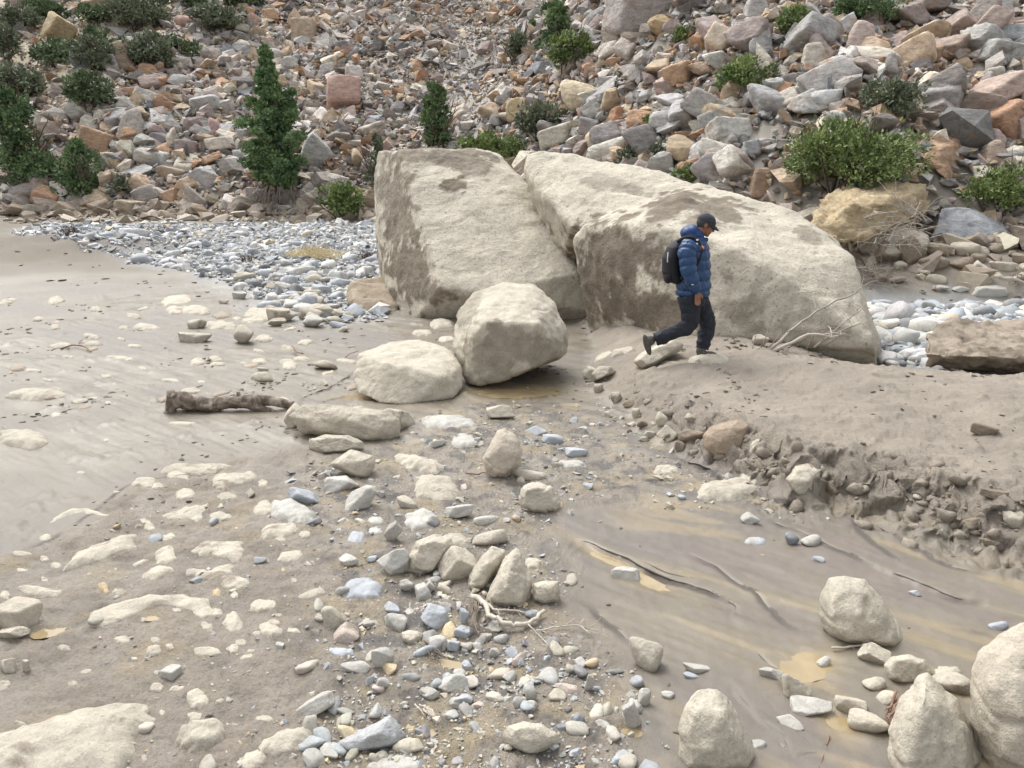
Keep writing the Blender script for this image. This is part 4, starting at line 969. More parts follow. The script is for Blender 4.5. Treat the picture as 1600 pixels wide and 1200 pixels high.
OS = [
 ([(988, 566), (1000, 552), (1018, 542), (1038, 535), (1056, 528), (1068, 538), (1064, 546), (1040, 550), (1040, 560), (1018, 574), (1002, 578)], 572, 'cream ridge-like stone under the trailing foot of the man', .6, .5, [], None),
 ([(450, 650), (470, 632), (510, 630), (560, 636), (605, 640), (626, 655), (625, 680), (610, 692), (585, 696), (545, 688), (500, 680), (470, 676)], 692, 'long heavy tan slab-like boulder that pins the end of the driftwood log', .55, .3, [(540, 655, .8), (590, 672, .8), (480, 655, .6)], (.44, .395, .32)),
 ([(482, 700), (483, 686), (505, 679), (545, 680), (568, 690), (570, 702), (540, 708), (500, 711)], 709, 'flat cream stone tucked in front of the long heavy boulder', .5, .3, [], None),
 ([(514, 724), (530, 712), (548, 700), (585, 712), (588, 724), (575, 750), (560, 748), (535, 738), (518, 730)], 748, 'angular pale block leaning below the flat cream stone', .5, .3, [(560, 722, .9)], None),
 ([(766, 700), (778, 672), (790, 668), (806, 680), (817, 706), (814, 728), (800, 738), (788, 752), (772, 752), (757, 738), (754, 715)], 752, 'tall pointed egg-shaped stone standing in the central gravel', .5, .25, [(780, 700, .8)], (.50, .44, .36)),
 ([(808, 775), (818, 758), (840, 753), (862, 760), (877, 785), (874, 800), (855, 808), (830, 803), (812, 790)], 806, 'smooth egg-round cream stone alone on the gravel', .55, .2, [], (.50, .45, .375)),
 ([(636, 870), (650, 843), (680, 834), (705, 840), (710, 852), (690, 880), (678, 900), (655, 904), (638, 894)], 902, 'big smooth rounded stone of the central cluster', .55, .3, [], None),
 ([(728, 920), (732, 898), (752, 866), (768, 853), (790, 860), (786, 876), (770, 900), (755, 925), (735, 930)], 928, 'stout block, shorter of the two stones leaning together', .55, .45, [(762, 880, .8)], None),
 ([(757, 940), (770, 905), (790, 870), (806, 852), (816, 860), (832, 905), (828, 935), (818, 955), (790, 955), (765, 950)], 954, 'tall pointed stone, longer of the two leaning together', .5, .5, [(798, 885, .95), (793, 915, 1.0)], None),
 ([(832, 912), (846, 906), (872, 908), (876, 925), (872, 940), (850, 948), (832, 940)], 946, 'squarish cream stone at the foot of the tall pointed one', .55, .3, [(860, 920, .8)], None),
 ([(1060, 1140), (1072, 1100), (1090, 1080), (1115, 1076), (1140, 1088), (1155, 1115), (1165, 1150), (1183, 1180), (1180, 1215), (1120, 1225), (1065, 1215), (1060, 1180)], 1215, 'large tooth-shaped cream boulder at the bottom beside wet mud', .5, .3, [(1130, 1120, .9), (1110, 1170, .9)], None),
 ([(1279, 960), (1280, 925), (1296, 902), (1320, 896), (1350, 902), (1372, 925), (1398, 965), (1420, 1005), (1415, 1022), (1395, 1024), (1365, 1008), (1320, 1012), (1300, 1000), (1285, 980)], 1018, 'large egg-shaped cream boulder tilted on the wet mud', .5, .35, [(1345, 960, .8)], None),
 ([(1380, 1040), (1392, 1026), (1420, 1022), (1446, 1032), (1458, 1050), (1450, 1072), (1410, 1074), (1385, 1064)], 1072, 'low dome-shaped stone between the egg-shaped boulder and the peaked one', .55, .3, [], None),
 ([(1415, 1080), (1432, 1056), (1448, 1050), (1468, 1066), (1495, 1090), (1520, 1130), (1535, 1180), (1530, 1240), (1400, 1250), (1383, 1190), (1385, 1140), (1405, 1090)], 1230, 'tall peaked cream boulder, pressed against the dome-shaped stone', .45, .45, [(1445, 1090, .9), (1430, 1160, .95), (1480, 1160, .8)], None),
 ([(1516, 1060), (1530, 1020), (1560, 990), (1590, 972), (1640, 965), (1700, 990), (1730, 1060), (1730, 1180), (1690, 1260), (1600, 1270), (1545, 1220), (1520, 1130)], 1250, 'massive tan boulder cut off by the bottom corner of the picture', .5, .35, [(1600, 1120, .95)], (.47, .42, .34)),
 ([(1226, 748), (1240, 726), (1262, 722), (1290, 728), (1292, 750), (1278, 764), (1276, 780), (1258, 786), (1238, 778), (1234, 762)], 784, 'pale angular rock jutting from the crumbling bank front', .5, .3, [(1262, 750, .9)], None),
 ([(1098, 680), (1110, 666), (1150, 655), (1175, 662), (1170, 700), (1140, 720), (1115, 718), (1100, 700)], 718, 'big brown clay-coated rock breaking out of the mud bank edge', .6, .3, [(1125, 690, .8)], (.34, .27, .20)),
 ([(785, 1150), (792, 1134), (820, 1126), (850, 1132), (872, 1148), (875, 1160), (862, 1170), (840, 1186), (820, 1184), (805, 1172), (790, 1165)], 1182, 'large cream stone with a chamfered lower side, below the gravel', .5, .3, [(830, 1158, .8)], None),
 ([(526, 1160), (545, 1150), (580, 1132), (610, 1116), (622, 1128), (635, 1150), (632, 1165), (600, 1170), (560, 1180), (530, 1178)], 1178, 'large grey-white ribbed rock, biggest of the gravel patch', .5, .4, [(590, 1145, .9)], (.42, .425, .425))]
for i, (pts, vb, lab, t, lean, rd, bc) in enumerate(OS):
    nn = 'boulder' if 'boulder' in lab else 'rock' if 'rock' in lab else 'stone'
    outline_stone(nn, pts, vb, lab, nn, t, lean, np.array(bc) if bc is not None else CREAM * .97, ridge=rd, seed=40 + i)
rs = np.random.RandomState(90)
for i in range(46):     # pale cobbles where the far gravel gives way to the mud
    a = rs.uniform(); u = 395 + 200 * a + rs.normal(0, 26); v = 446 + 50 * a + rs.normal(0, 13) + (rs.uniform() < .3) * 20
    if u > 590 or v < 425: continue
    w = rs.uniform(14, 40); stone(u, v, w, w * rs.uniform(.38, .62), rs.uniform(-8, 8), rs.choice(['c', 'w', 'c', 't', 'g']), rs.choice(['ang', 'round', 'slab']))
# mud-buried mass at the right end of the bank
hero('mud_mound', [[(1441, 553, 8.7), (1446, 522, 9.0), (1480, 498, 9.5), (1530, 494, 9.7), (1580, 498, 9.7), (1640, 505, 9.6), (1700, 540, 9.2), (1700, 566, 8.7), (1600, 560, 8.4), (1500, 556, 8.4), (1500, 545, 10.3), (1650, 545, 10.5), (1445, 575, 8.8), (1690, 590, 8.8)]],
     .03, 6, 'low boulder buried under caked brown mud at the far side of the bank', 'boulder', amp=(.06, .035, .012), freq=(1.6, 6, 24), base=np.array([.30, .25, .195]), mudk=.4, seed=9)

# ------------------------------------------------------------------ scattered masses: pebbles, far gravel, scree
def rots(n, rs, tilt=.5):
    yaw = rs.uniform(0, 2 * math.pi, n); t1 = rs.normal(0, tilt, n); t2 = rs.normal(0, tilt, n)
    c, s = np.cos, np.sin; Z = np.zeros(n); O = np.ones(n)
    def m(*r): return np.stack([np.stack(q, -1) for q in r], -2)
    Rz = m((c(yaw), -s(yaw), Z), (s(yaw), c(yaw), Z), (Z, Z, O)); Rx = m((O, Z, Z), (Z, c(t1), -s(t1)), (Z, s(t1), c(t1))); Ry = m((c(t2), Z, s(t2)), (Z, O, Z), (-s(t2), Z, c(t2)))
    return Rx @ Ry @ Rz
HP = []
for k in range(48):
    rs = np.random.RandomState(500 + k); q = rs.normal(size=(rs.randint(8, 13), 3)); q /= np.linalg.norm(q, axis=1)[:, None]; q = np.sign(q) * np.abs(q) ** .75
    V, T = hull(q); V = (V - (V.min(0) + V.max(0)) / 2) / ((V.max(0) - V.min(0)) / 2); HP.append((V, T))
RP = []; CPR = []
for k in range(20):
    V, T = rock_shape(700 + k, 'ang', 2, .30); CPR.append((V, T))
for k in range(16): V, T = rock_shape(900 + k, 'round', 2, .10); RP.append((V, T))
def mass(name, P, S, R, C, mat, protos, smooth=False, label=None):
    rs = np.random.RandomState(len(P)); pid = rs.randint(0, len(protos), len(P)); VV, TT, CL = [], [], []; off = 0
    for k, (V, T) in enumerate(protos):
        m = np.where(pid == k)[0]
        if not len(m): continue
        v = V[None] * S[m][:, None, :]; v = np.einsum('nij,nkj->nki', R[m], v) + P[m][:, None, :]
        t = T[None] + (np.arange(len(m)) * len(V))[:, None, None] + off
        VV.append(v.reshape(-1, 3)); TT.append(t.reshape(-1, 3)); CL.append(np.repeat(C[m], len(V), 0)); off += len(m) * len(V)
    me = mesh_np(name, np.concatenate(VV), np.concatenate(TT), np.concatenate(CL), smooth, mat)
    return link(name, me, label=label, kind='stuff')
def pal(rs, n, table, jit=.12):
    w = np.array([t[0] for t in table]); w = w / w.sum(); c = np.array([t[1] for t in table])
    i = rs.choice(len(table), n, p=w); return c[i] * rs.uniform(1 - jit, 1 + jit, (n, 1)) * (1 + rs.normal(0, .013, (n, 3))), i

M_CLOD = rock_mat('wet_clod', src='col', stain=0, pit=.2, bumpd=.010, rough=.75)
# pebbles of the near gravel
rs = np.random.RandomState(3)
N = 95000; U = rs.uniform(150, 1500, N); V_ = rs.uniform(600, 1230, N); p0 = P0(U, V_)
X, Y = p0[:, 0], p0[:, 1]
sg = sdseg(X, Y, GRAV); sr = sdseg(X, Y, ROUGH); sb = sdseg(X, Y, BANK)
dens = ss(-.15, .35, sg) * (.25 + .75 * ss(-.25, .35, fb2(X * 1.6, Y * 1.6, 3))) * (.55 + .45 * ss(5.5, 7.2, Y)) + .035 * ss(-.1, .3, sr) + .25 * np.exp(-((sb + .12) / .12) ** 2) * (X > .6) * (X < 2.5)
dens = dens * (sb < .05) * (V_ < 1230)
keep = rs.uniform(size=N) < dens * .42; X, Y = X[keep], Y[keep]; n = len(X)
size = .0055 * (1 - rs.uniform(size=n)) ** (-1 / 2.05); size = np.clip(size, .006, .043)
TBL = [(2.2, (.34, .355, .365)), (3, (.37, .36, .335)), (2.6, (.43, .40, .34)), (2.4, (.44, .40, .325)), (1.5, (.24, .235, .23)), (.5, CC['o']), (.4, CC['p'])]
C, ci = pal(rs, n, TBL, .15)
S = np.stack([size * rs.uniform(.8, 1.35, n), size * rs.uniform(.65, 1.1, n), size * rs.uniform(.35, .75, n)], -1)
Z = terrain(X, Y) + S[:, 2] * .25; P = np.stack([X, Y, Z], -1); R = rots(n, rs, .25)
pu, pv, pd = project(P); pxs = size * 2.1 * F / pd
top = np.argsort(-pxs * ((pu > 5) & (pu < 1595) & (pv < 1195)))[:110]
names = ['blue-grey', 'grey', 'pale grey', 'cream', 'dark', 'ochre', 'pinkish']
isb = np.zeros(n, bool); isb[top] = True
for i in top:
    kd = rs.choice(['ang', 'round', 'slab', 'ang']); o = link('pebble', proto_mesh(kd, int(rs.randint(0, 9)), 3, M_RIVER, 'pebble'))
    o.location = P[i]; o.scale = S[i] * 1.1; o.rotation_euler = Matrix(R[i].tolist()).to_euler(); o.color = (*C[i], 1); o['category'] = 'pebble'; o['group'] = 'pebbles in the near gravel'
    auto(o, names[ci[i]], {'ang': 'angular', 'round': 'rounded', 'slab': 'flattish'}[kd] + ' pebble', pu[i], pv[i])
mass('gravel', P[~isb], S[~isb], R[~isb], C[~isb], M_GRAV, HP[:24], False, 'fine grey and cream gravel spread between the near stones')

# far gravel bed with its washed blue-grey cobbles
def far_region(N, box, polyw, s0, dens, seed, tbl, al=2.3, smax=.22):
    rs = np.random.RandomState(seed); X = rs.uniform(box[0], box[1], N); Y = rs.uniform(box[2], box[3], N)
    sg = sdseg(X, Y, polyw) + .6 * n2(X * .8, Y * .8)
    k = (sg > 0) & (rs.uniform(size=N) < dens(X, Y)); X, Y = X[k], Y[k]; n = len(X)
    size = np.clip(s0 * (1 - rs.uniform(size=n)) ** (-1 / al), s0, smax)
    C, ci = pal(rs, n, tbl, .14)
    S = np.stack([size * rs.uniform(.85, 1.4, n), size * rs.uniform(.7, 1.2, n), size * rs.uniform(.4, .85, n)], -1)
    P = np.stack([X, Y, terrain(X, Y) + S[:, 2] * .35], -1)
    return P, S, rots(n, rs, .22), C, ci, rs
FT = [(3.5, (.37, .39, .41)), (3.5, (.47, .47, .465)), (3, (.56, .54, .50)), (1.6, (.22, .225, .23)), (.6, (.50, .43, .33)), (1.2, (.34, .37, .40))]
fn = ['blue-grey', 'grey', 'cream', 'dark', 'ochre', 'slate-blue']
allr = []
for args in [(60000, (-25, 2, 13, 45), FARG, .032, lambda x, y: .85 + 0 * x, 31, FT), (8500, (4.6, 17, 9.9, 17.6), [(5.0, 9.9), (14, 10.0), (17, 17.6), (6.0, 15.6), (5.0, 13)], .050, lambda x, y: .8 + 0 * x, 32, FT)]:
    P, S, R, C, ci, rs = far_region(*args)
    if args[5] == 32:
        big = rs.uniform(size=len(P)) < .06; S[big] *= 1.8
    pu, pv, pd = project(P); inside = (pu > 4) & (pu < 1596) & (pv > 0)
    hide = ((pu > 590) & (pu < 1370) & (pv > 240)) | ((pu > 1440) & (pv > 490))
    sc = S[:, 0] * 2 * F / pd * inside * ~hide
    top = np.argsort(-sc)[:(120 if args[5] == 31 else 70)]; isb = np.zeros(len(P), bool); isb[top] = True
    for i in top:
        kd = rs.choice(['round', 'ang', 'round', 'slab']); o = link('river_cobble', proto_mesh(kd, int(rs.randint(0, 9)), 3, M_RIVER, 'river_cobble'))
        o.location = P[i]; o.scale = S[i]; o.rotation_euler = Matrix(R[i].tolist()).to_euler(); o.color = (*C[i], 1); o['category'] = 'cobble'; o['group'] = 'washed cobbles of the far gravel bed'
        auto(o, fn[ci[i]], {'ang': 'angular', 'round': 'rounded', 'slab': 'flattish'}[kd] + ' cobble', pu[i], pv[i])
    allr.append((P[~isb], S[~isb], R[~isb], C[~isb]))
landmark('straw tuft', 490, 395); landmark('small riverside bush', 535, 330); landmark('scree foot mud strip', 250, 335); landmark('mud ridge', 90, 385); landmark('mud-covered mound', 1520, 525)
q = allr[0]
mass('washed_stones', *allr[1], M_GRAV, RP, True, 'rounded grey and white stones around the side stream')
mass('river_gravel', *q, M_GRAV, HP[:24], False, 'washed blue-grey and white gravel of the far riverbed')

# stones buried in the mud strip along the scree foot, dull and brown
rs = np.random.RandomState(77); N = 1600; X = rs.uniform(-26, 17, N); Y = foot(X) + rs.uniform(-2.6, 1.0, N)
size = np.clip(.09 * (1 - rs.uniform(size=N)) ** (-1 / 1.9), .09, .42); C, _ = pal(rs, N, [(3, (.30, .25, .195)), (2, (.36, .31, .25)), (1, (.45, .40, .32))])
dd = 1 - ss(1.5, .3, np.abs(Y - foot(X))) * 0; k = rs.uniform(size=N) < .75
S = np.stack([size * 1.2, size, size * .7], -1); P = np.stack([X, Y, terrain(X, Y) + S[:, 2] * .2], -1)
mass('muddy_rubble', P[k], S[k], rots(N, rs, .3)[k], C[k], M_GRAV, HP, False, 'mud-coated rubble along the foot of the scree')

# the scree
rs = np.random.RandomState(5); N = 112000
X = rs.uniform(-52, 32, N); Y = rs.uniform(19, 98, N); s_ = Y - foot(X)
Z = terrain(X, Y); pu, pv, pd = project(np.stack([X, Y, Z], -1))
vis = (s_ > -.4) & (pu > -110) & (pu < 1710) & (pv > -90)
cx = 735 - .12 * (pv - 100); chute = np.exp(-((pu - cx) / 75) ** 2) * (pv < 260)
upl = ss(.0, -.25, (pu - 330) / 400 + (pv - 30) / 250)
rightw = ss(850, 1150, pu)
upper_c = ss(260, 60, pv) * ss(380, 520, pu) * ss(950, 800, pu)
dn = np.clip(1.0 - .05 * rightw - .5 * upl, .1, 1)
k = vis & (rs.uniform(size=N) < dn); X, Y, Z, s_, pu, pv, pd, chute, upl, rightw, upper_c = [a[k] for a in (X, Y, Z, s_, pu, pv, pd, chute, upl, rightw, upper_c)]
n = len(X)
size = .122 * (1 - rs.uniform(size=n)) ** (-1 / 2.3)
size *= (1 - .5 * chute) * (1 - .15 * upper_c) * (1 - .16 * rightw) * (1 - .35 * upl); size = np.clip(size, .07, .68)
size *= np.where((pu > 560) & (pu < 860) & (pv < 250), np.minimum(1, .55 / np.maximum(size, .01)), 1)
ST = [(3.0, (.37, .36, .345)), (2.0, (.25, .235, .222)), (2.8, (.48, .46, .43)), (2.2, (.33, .27, .245)), (2.0, (.46, .365, .26)), (1.5, (.40, .255, .165)), (.6, (.15, .145, .14)), (1.5, (.56, .515, .43)), (.3, (.30, .315, .335))]
sn = ['grey', 'dark grey', 'pale grey', 'mauve-brown', 'tan', 'rust-red', 'blackish', 'cream', 'blue-grey']
C, ci = pal(rs, n, ST, .15)
C = C * (1.04 + .22 * fb2(X * .17, Y * .17, 3))[:, None]; pt = ss(-.1, .45, fb2(X * .12 + 7, Y * .16, 3))[:, None]; C = C + (np.array([[.40, .30, .225]]) * C.mean(1, keepdims=True) / .31 - C) * pt * (.22 + .25 * rightw[:, None])
low = ss(1.8, .2, s_ + .8 * n2(X * .7, Y * .7)) ; C = C + (np.array([.30, .25, .195]) - C) * (low * .8)[:, None]
S = np.stack([size * rs.uniform(.8, 1.45, n), size * rs.uniform(.7, 1.1, n), size * rs.uniform(.4, .85, n)], -1)
P = np.stack([X, Y, Z + S[:, 2] * .45 + rs.uniform(0, .18, n) * (1 - upl)], -1); R = rots(n, rs, .45)
pu, pv, pd = project(P)
clear = np.ones(n, bool)                                                  # nothing in front of the ochre outcrop, inside the hollow, or on the big blocks
for (a, b, c, d) in [(1262, 285, 1600, 384), (1425, 205, 1527, 284)]: clear &= ~((pu > a) & (pu < c) & (pv > b) & (pv < d) & (pd < 24.5) & (size > .30))
X, Y, S, R, C, P, ci, size, pu, pv, pd = [a[clear] for a in (X, Y, S, R, C, P, ci, size, pu, pv, pd)]
inside = (pu > 6) & (pu < 1594) & (pv > 4)
hide = ((pu > 590) & (pu < 915) & (pv > 240)) | ((pu > 820) & (pu < 1330) & (pv > 300))
for (a, b, c, d) in [(0, 165, 100, 285), (385, 110, 490, 310), (1220, 205, 1430, 310), (88, 238, 167, 305), (1500, 265, 1600, 340), (1320, 125, 1450, 190), (650, 150, 712, 235), (1290, 0, 1400, 40), (835, 20, 925, 115), (1425, 200, 1527, 284)]: hide |= (pu > a) & (pu < c) & (pv > b) & (pv < d)
sc = S[:, 0] * 2 * F / pd * inside * ~hide; top = np.argsort(-sc)[:250]; isb = np.zeros(len(P), bool); isb[top] = True
for i in top:
    kd = rs.choice(['shard', 'cube', 'shard', 'cube', 'tooth']); o = link('scree_rock', proto_mesh(kd, int(rs.randint(0, 14)), 4, M_SCREE_O, 'scree_rock'))
    o.location = P[i]; o.scale = S[i] * 1.05; o.rotation_euler = Matrix(R[i].tolist()).to_euler(); o.color = (*C[i], 1); o['category'] = 'rock'; o['group'] = 'angular rocks of the scree slope'
    auto(o, sn[ci[i]], {'shard': 'angular', 'cube': 'blocky', 'tooth': 'pointed'}[kd] + ' scree rock', pu[i], pv[i])
mass('scree', P[~isb], S[~isb], R[~isb], C[~isb], M_SCREE_C, HP, False, 'loose grey, mauve and rust scree covering the mountainside')
print('scree', len(P)); print('TRIS', sorted([(len(o.data.polygons), o.name) for o in bpy.data.objects if o.type == 'MESH'])[-22:])

# crumbled clods down the front of the mud bank
rs = np.random.RandomState(21); N = 30000; X = rs.uniform(.9, 9, N); Y = rs.uniform(3.5, 9, N); sb = sdseg(X, Y, BANK) + .10 * n2(X * 1.7, Y * 1.7) + .06 * n2(X * 4.1, Y * 4.1)
k = rs.uniform(size=N) < .55 * np.exp(-((sb - .14) / .20) ** 2) * ss(1.0, 2.2, X) * (.25 + .75 * ss(-.2, .3, n2(X * 2.1 + 5, Y * 2.1))); X, Y = X[k], Y[k]; n = len(X)
size = np.clip(.009 * (1 - rs.uniform(size=n)) ** (-1 / 1.7), .009, .055); S = np.stack([size * 1.3, size * 1.1, size * rs.uniform(.6, 1, n)], -1)
P = np.stack([X, Y, terrain(X, Y) - S[:, 2] * .1], -1); C = np.array([[.275, .238, .192]]) * rs.uniform(.8, 1.12, (n, 1))
mass('mud_clods', P, S, rots(n, rs, .5), C, M_CLOD, CPR, True, 'crumbled wet clods slumped down the bank front')

# flakes and crumbs of dried mud and bark lying on the smooth mud
rs = np.random.RandomState(61); N = 26000; U = rs.uniform(-60, 1660, N); V_ = rs.uniform(395, 1150, N); p0 = P0(U, V_, .1); X, Y = p0[:, 0], p0[:, 1]
dn = .10 + .9 * ss(.05, .45, fb2(X * .9, Y * .6 + 4, 3)); dn *= (sdseg(X, Y, GRAV) < 0) * (Y < 26) * (sdseg(X, Y, FARG) < 0); dn = dn * (.35 + .65 * ss(5, 9, Y))
k = rs.uniform(size=N) < dn * dn * .45; X, Y = X[k], Y[k]; n = len(X)
size = np.clip(.0022 * (1 - rs.uniform(size=n)) ** (-1 / 2.0) * np.maximum(Y, 3) ** .85, .003, .0035 * np.maximum(Y, 3)); S = np.stack([size * 1.5, size * .9, size * .35], -1)
P = np.stack([X, Y, terrain(X, Y) + S[:, 2] * .1], -1); C, _ = pal(rs, n, [(2, (.115, .098, .078)), (4, (.165, .142, .112)), (.6, (.09, .075, .06)), (.9, (.36, .32, .26))])
mass('mud_crumbs', P, S, rots(n, rs, .2), C, M_CLOD, CPR, True, 'dark crumbs and flakes of mud strewn over the smooth mud')
# ------------------------------------------------------------------ tubes, twigs, foliage
def tube_np(paths, seg=6, cap=True):
    """paths: list of (points, radii) -> vertices, quads as triangles"""
    VV, TT, off = [], [], 0
    for pts, rad in paths:
        pts = np.asarray(pts, float); rad = np.broadcast_to(rad, (len(pts),)); n = len(pts)
        tg = np.gradient(pts, axis=0); tg /= np.maximum(np.linalg.norm(tg, axis=1), 1e-9)[:, None]
        a = np.array([0, 0, 1.0]) if abs(tg[0][2]) < .9 else np.array([1.0, 0, 0]); rings = []
        for i in range(n):
            b = np.cross(tg[i], a); b /= max(np.linalg.norm(b), 1e-9); a = np.cross(b, tg[i])
            th = 2 * math.pi * np.arange(seg) / seg; rings.append(pts[i] + rad[i] * (np.cos(th)[:, None] * a + np.sin(th)[:, None] * b))
        V = np.concatenate(rings + [pts[:1], pts[-1:]]); T = []
        for i in range(n - 1):
            for j in range(seg):
                p, q = i * seg + j, i * seg + (j + 1) % seg; T += [(p, q, q + seg), (p, q + seg, p + seg)]
        if cap:
            for j in range(seg): T += [(n * seg, (j + 1) % seg, j), (n * seg + 1, (n - 1) * seg + j, (n - 1) * seg + (j + 1) % seg)]
        VV.append(V); TT.append(np.array(T) + off); off += len(V)
    return np.concatenate(VV), np.concatenate(TT)
def twig(rs, p, d, L, r, depth, out, droop=0.0, bend=.35, kids=3, spread=.6):
    n = 6; pts = [np.array(p, float)]; d = np.array(d, float); d /= np.linalg.norm(d)
    for i in range(n):
        d = d + rs.normal(0, bend / n * 1.6, 3) + np.array([0, 0, -droop / n]); d /= np.linalg.norm(d); pts.append(pts[-1] + d * L / n)
    out.append((pts, np.linspace(r, r * .35, n + 1)))
    if depth > 0:
        for k in range(kids):
            i = rs.randint(2, n + 1); dd = d + rs.normal(0, spread, 3); twig(rs, pts[i], dd, L * rs.uniform(.35, .65), r * .5, depth - 1, out, droop, bend, kids, spread)
def leaves(rs, pts, nrm, size, c0, c1, tint=None):
    """small pointed leaf sprays at the given points, looking outwards"""
    n = len(pts); up = nrm + rs.normal(0, .55, (n, 3)) + np.array([0, 0, .35]); up /= np.linalg.norm(up, axis=1)[:, None]
    sd = np.cross(up, rs.normal(size=(n, 3))); sd /= np.maximum(np.linalg.norm(sd, axis=1), 1e-6)[:, None]
    L = size * rs.uniform(.7, 1.5, n)[:, None]; Wd = L * .42
    fr = np.cross(up, sd)
    V = np.stack([pts - up * L * .3, pts + sd * Wd + fr * Wd * .4, pts + up * L, pts - sd * Wd + fr * Wd * .4], 1).reshape(-1, 3)
    i = np.arange(n)[:, None] * 4; T = np.concatenate([i + np.array([[0, 1, 2]]), i + np.array([[0, 2, 3]])])
    t = np.clip(.5 + .55 * fb3(pts * (1.2 / max(size * 6, .05)) * .8, 2) + rs.normal(0, .22, n), 0, 1)[:, None]
    c = np.array(c0) + (np.array(c1) - np.array(c0)) * t
    return V, T, np.repeat(c, 4, 0)
GREYG = ((.10, .122, .08), (.24, .275, .18)); BRIGHT = ((.085, .135, .045), (.28, .345, .13)); DEEP = ((.07, .125, .06), (.22, .30, .14))
def bush(u, vb, w, h, label, cat='bush', cols=DEEP, seed=0, cone=False, sparse=0.0, name=None, grp='bushes on the mountainside', flat=False):
    rs = np.random.RandomState(4000 + seed); g = G([u], [vb])[0]; dep = project(g[None])[2][0]; k = dep / F
    A = w / 2 * k * 1.08; Hh = h * k * 1.18; B = A * .85; ls = max(.035, 4.2 * k)
    if name is None: name = 'juniper_bush'
    rt = empty(name, g, label, cat, grp)
    nb = int(rs.randint(14, 22) * (1.4 if w > 150 else 1)); P_, N_ = [], []
    n = int(np.clip(w * h * 1.05 * (1 - sparse * .45), 900, 16000))
    for i in range(nb):
        a = rs.uniform(0, 2 * math.pi); t = rs.uniform(0, 1)
        if cone: z = Hh * (.05 + .85 * (i + .5) / nb); rr = A * (1 - .78 * (i + .5) / nb) ** .55; q = rs.uniform(.1, .62); c = np.array([math.cos(a) * rr * q, math.sin(a) * rr * q, z]); r = np.array([rr * .52, rr * .52, rr * .40 + .05 * Hh]) * rs.uniform(.7, 1.25)
        else: q = math.sqrt(t) * .72; z = Hh * (.30 + .40 * (1 - q ** 2) * rs.uniform(.5, 1.1)); c = np.array([math.cos(a) * A * q, math.sin(a) * B * q, z]); r = np.array([A * rs.uniform(.25, .42), B * .36, Hh * rs.uniform(.22, .36)])
        m = int(n / nb); d = rs.normal(size=(m, 3)); d /= np.linalg.norm(d, axis=1)[:, None]
        p = c + d * r * (rs.uniform(size=(m, 1)) ** .25) * (1 + .38 * fb3(d * 2.5 + i * 3.1, 2))[:, None]
        P_.append(p); N_.append(d)
    P_ = np.concatenate(P_); N_ = np.concatenate(N_)
    kp = (P_[:, 2] > .02 * Hh) & (fb3(P_ * (2.6 / max(A, .2)), 3) > -.16 + sparse * .25); P_ = P_[kp]; N_ = N_[kp]
    V, T, c = leaves(rs, P_, N_, ls, *cols)
    link('foliage', mesh_np('foliage', V, T, c, False, M_LEAF), rt)
    out = []
    for i in range(9 + int(8 * sparse)): twig(rs, (rs.normal(0, A * .15), rs.normal(0, A * .15), -.1), (rs.normal(0, .5 * min(1, A / Hh)), rs.normal(0, .5 * min(1, A / Hh)), 1), Hh * (.55 if cone else .85), max(.02, Hh * .018), 1, out, bend=.4, spread=.25 if cone else .6)
    V, T = tube_np(out, 4); link('stem', mesh_np('stem', V, T, None, True, M_BARK), rt)
    return rt
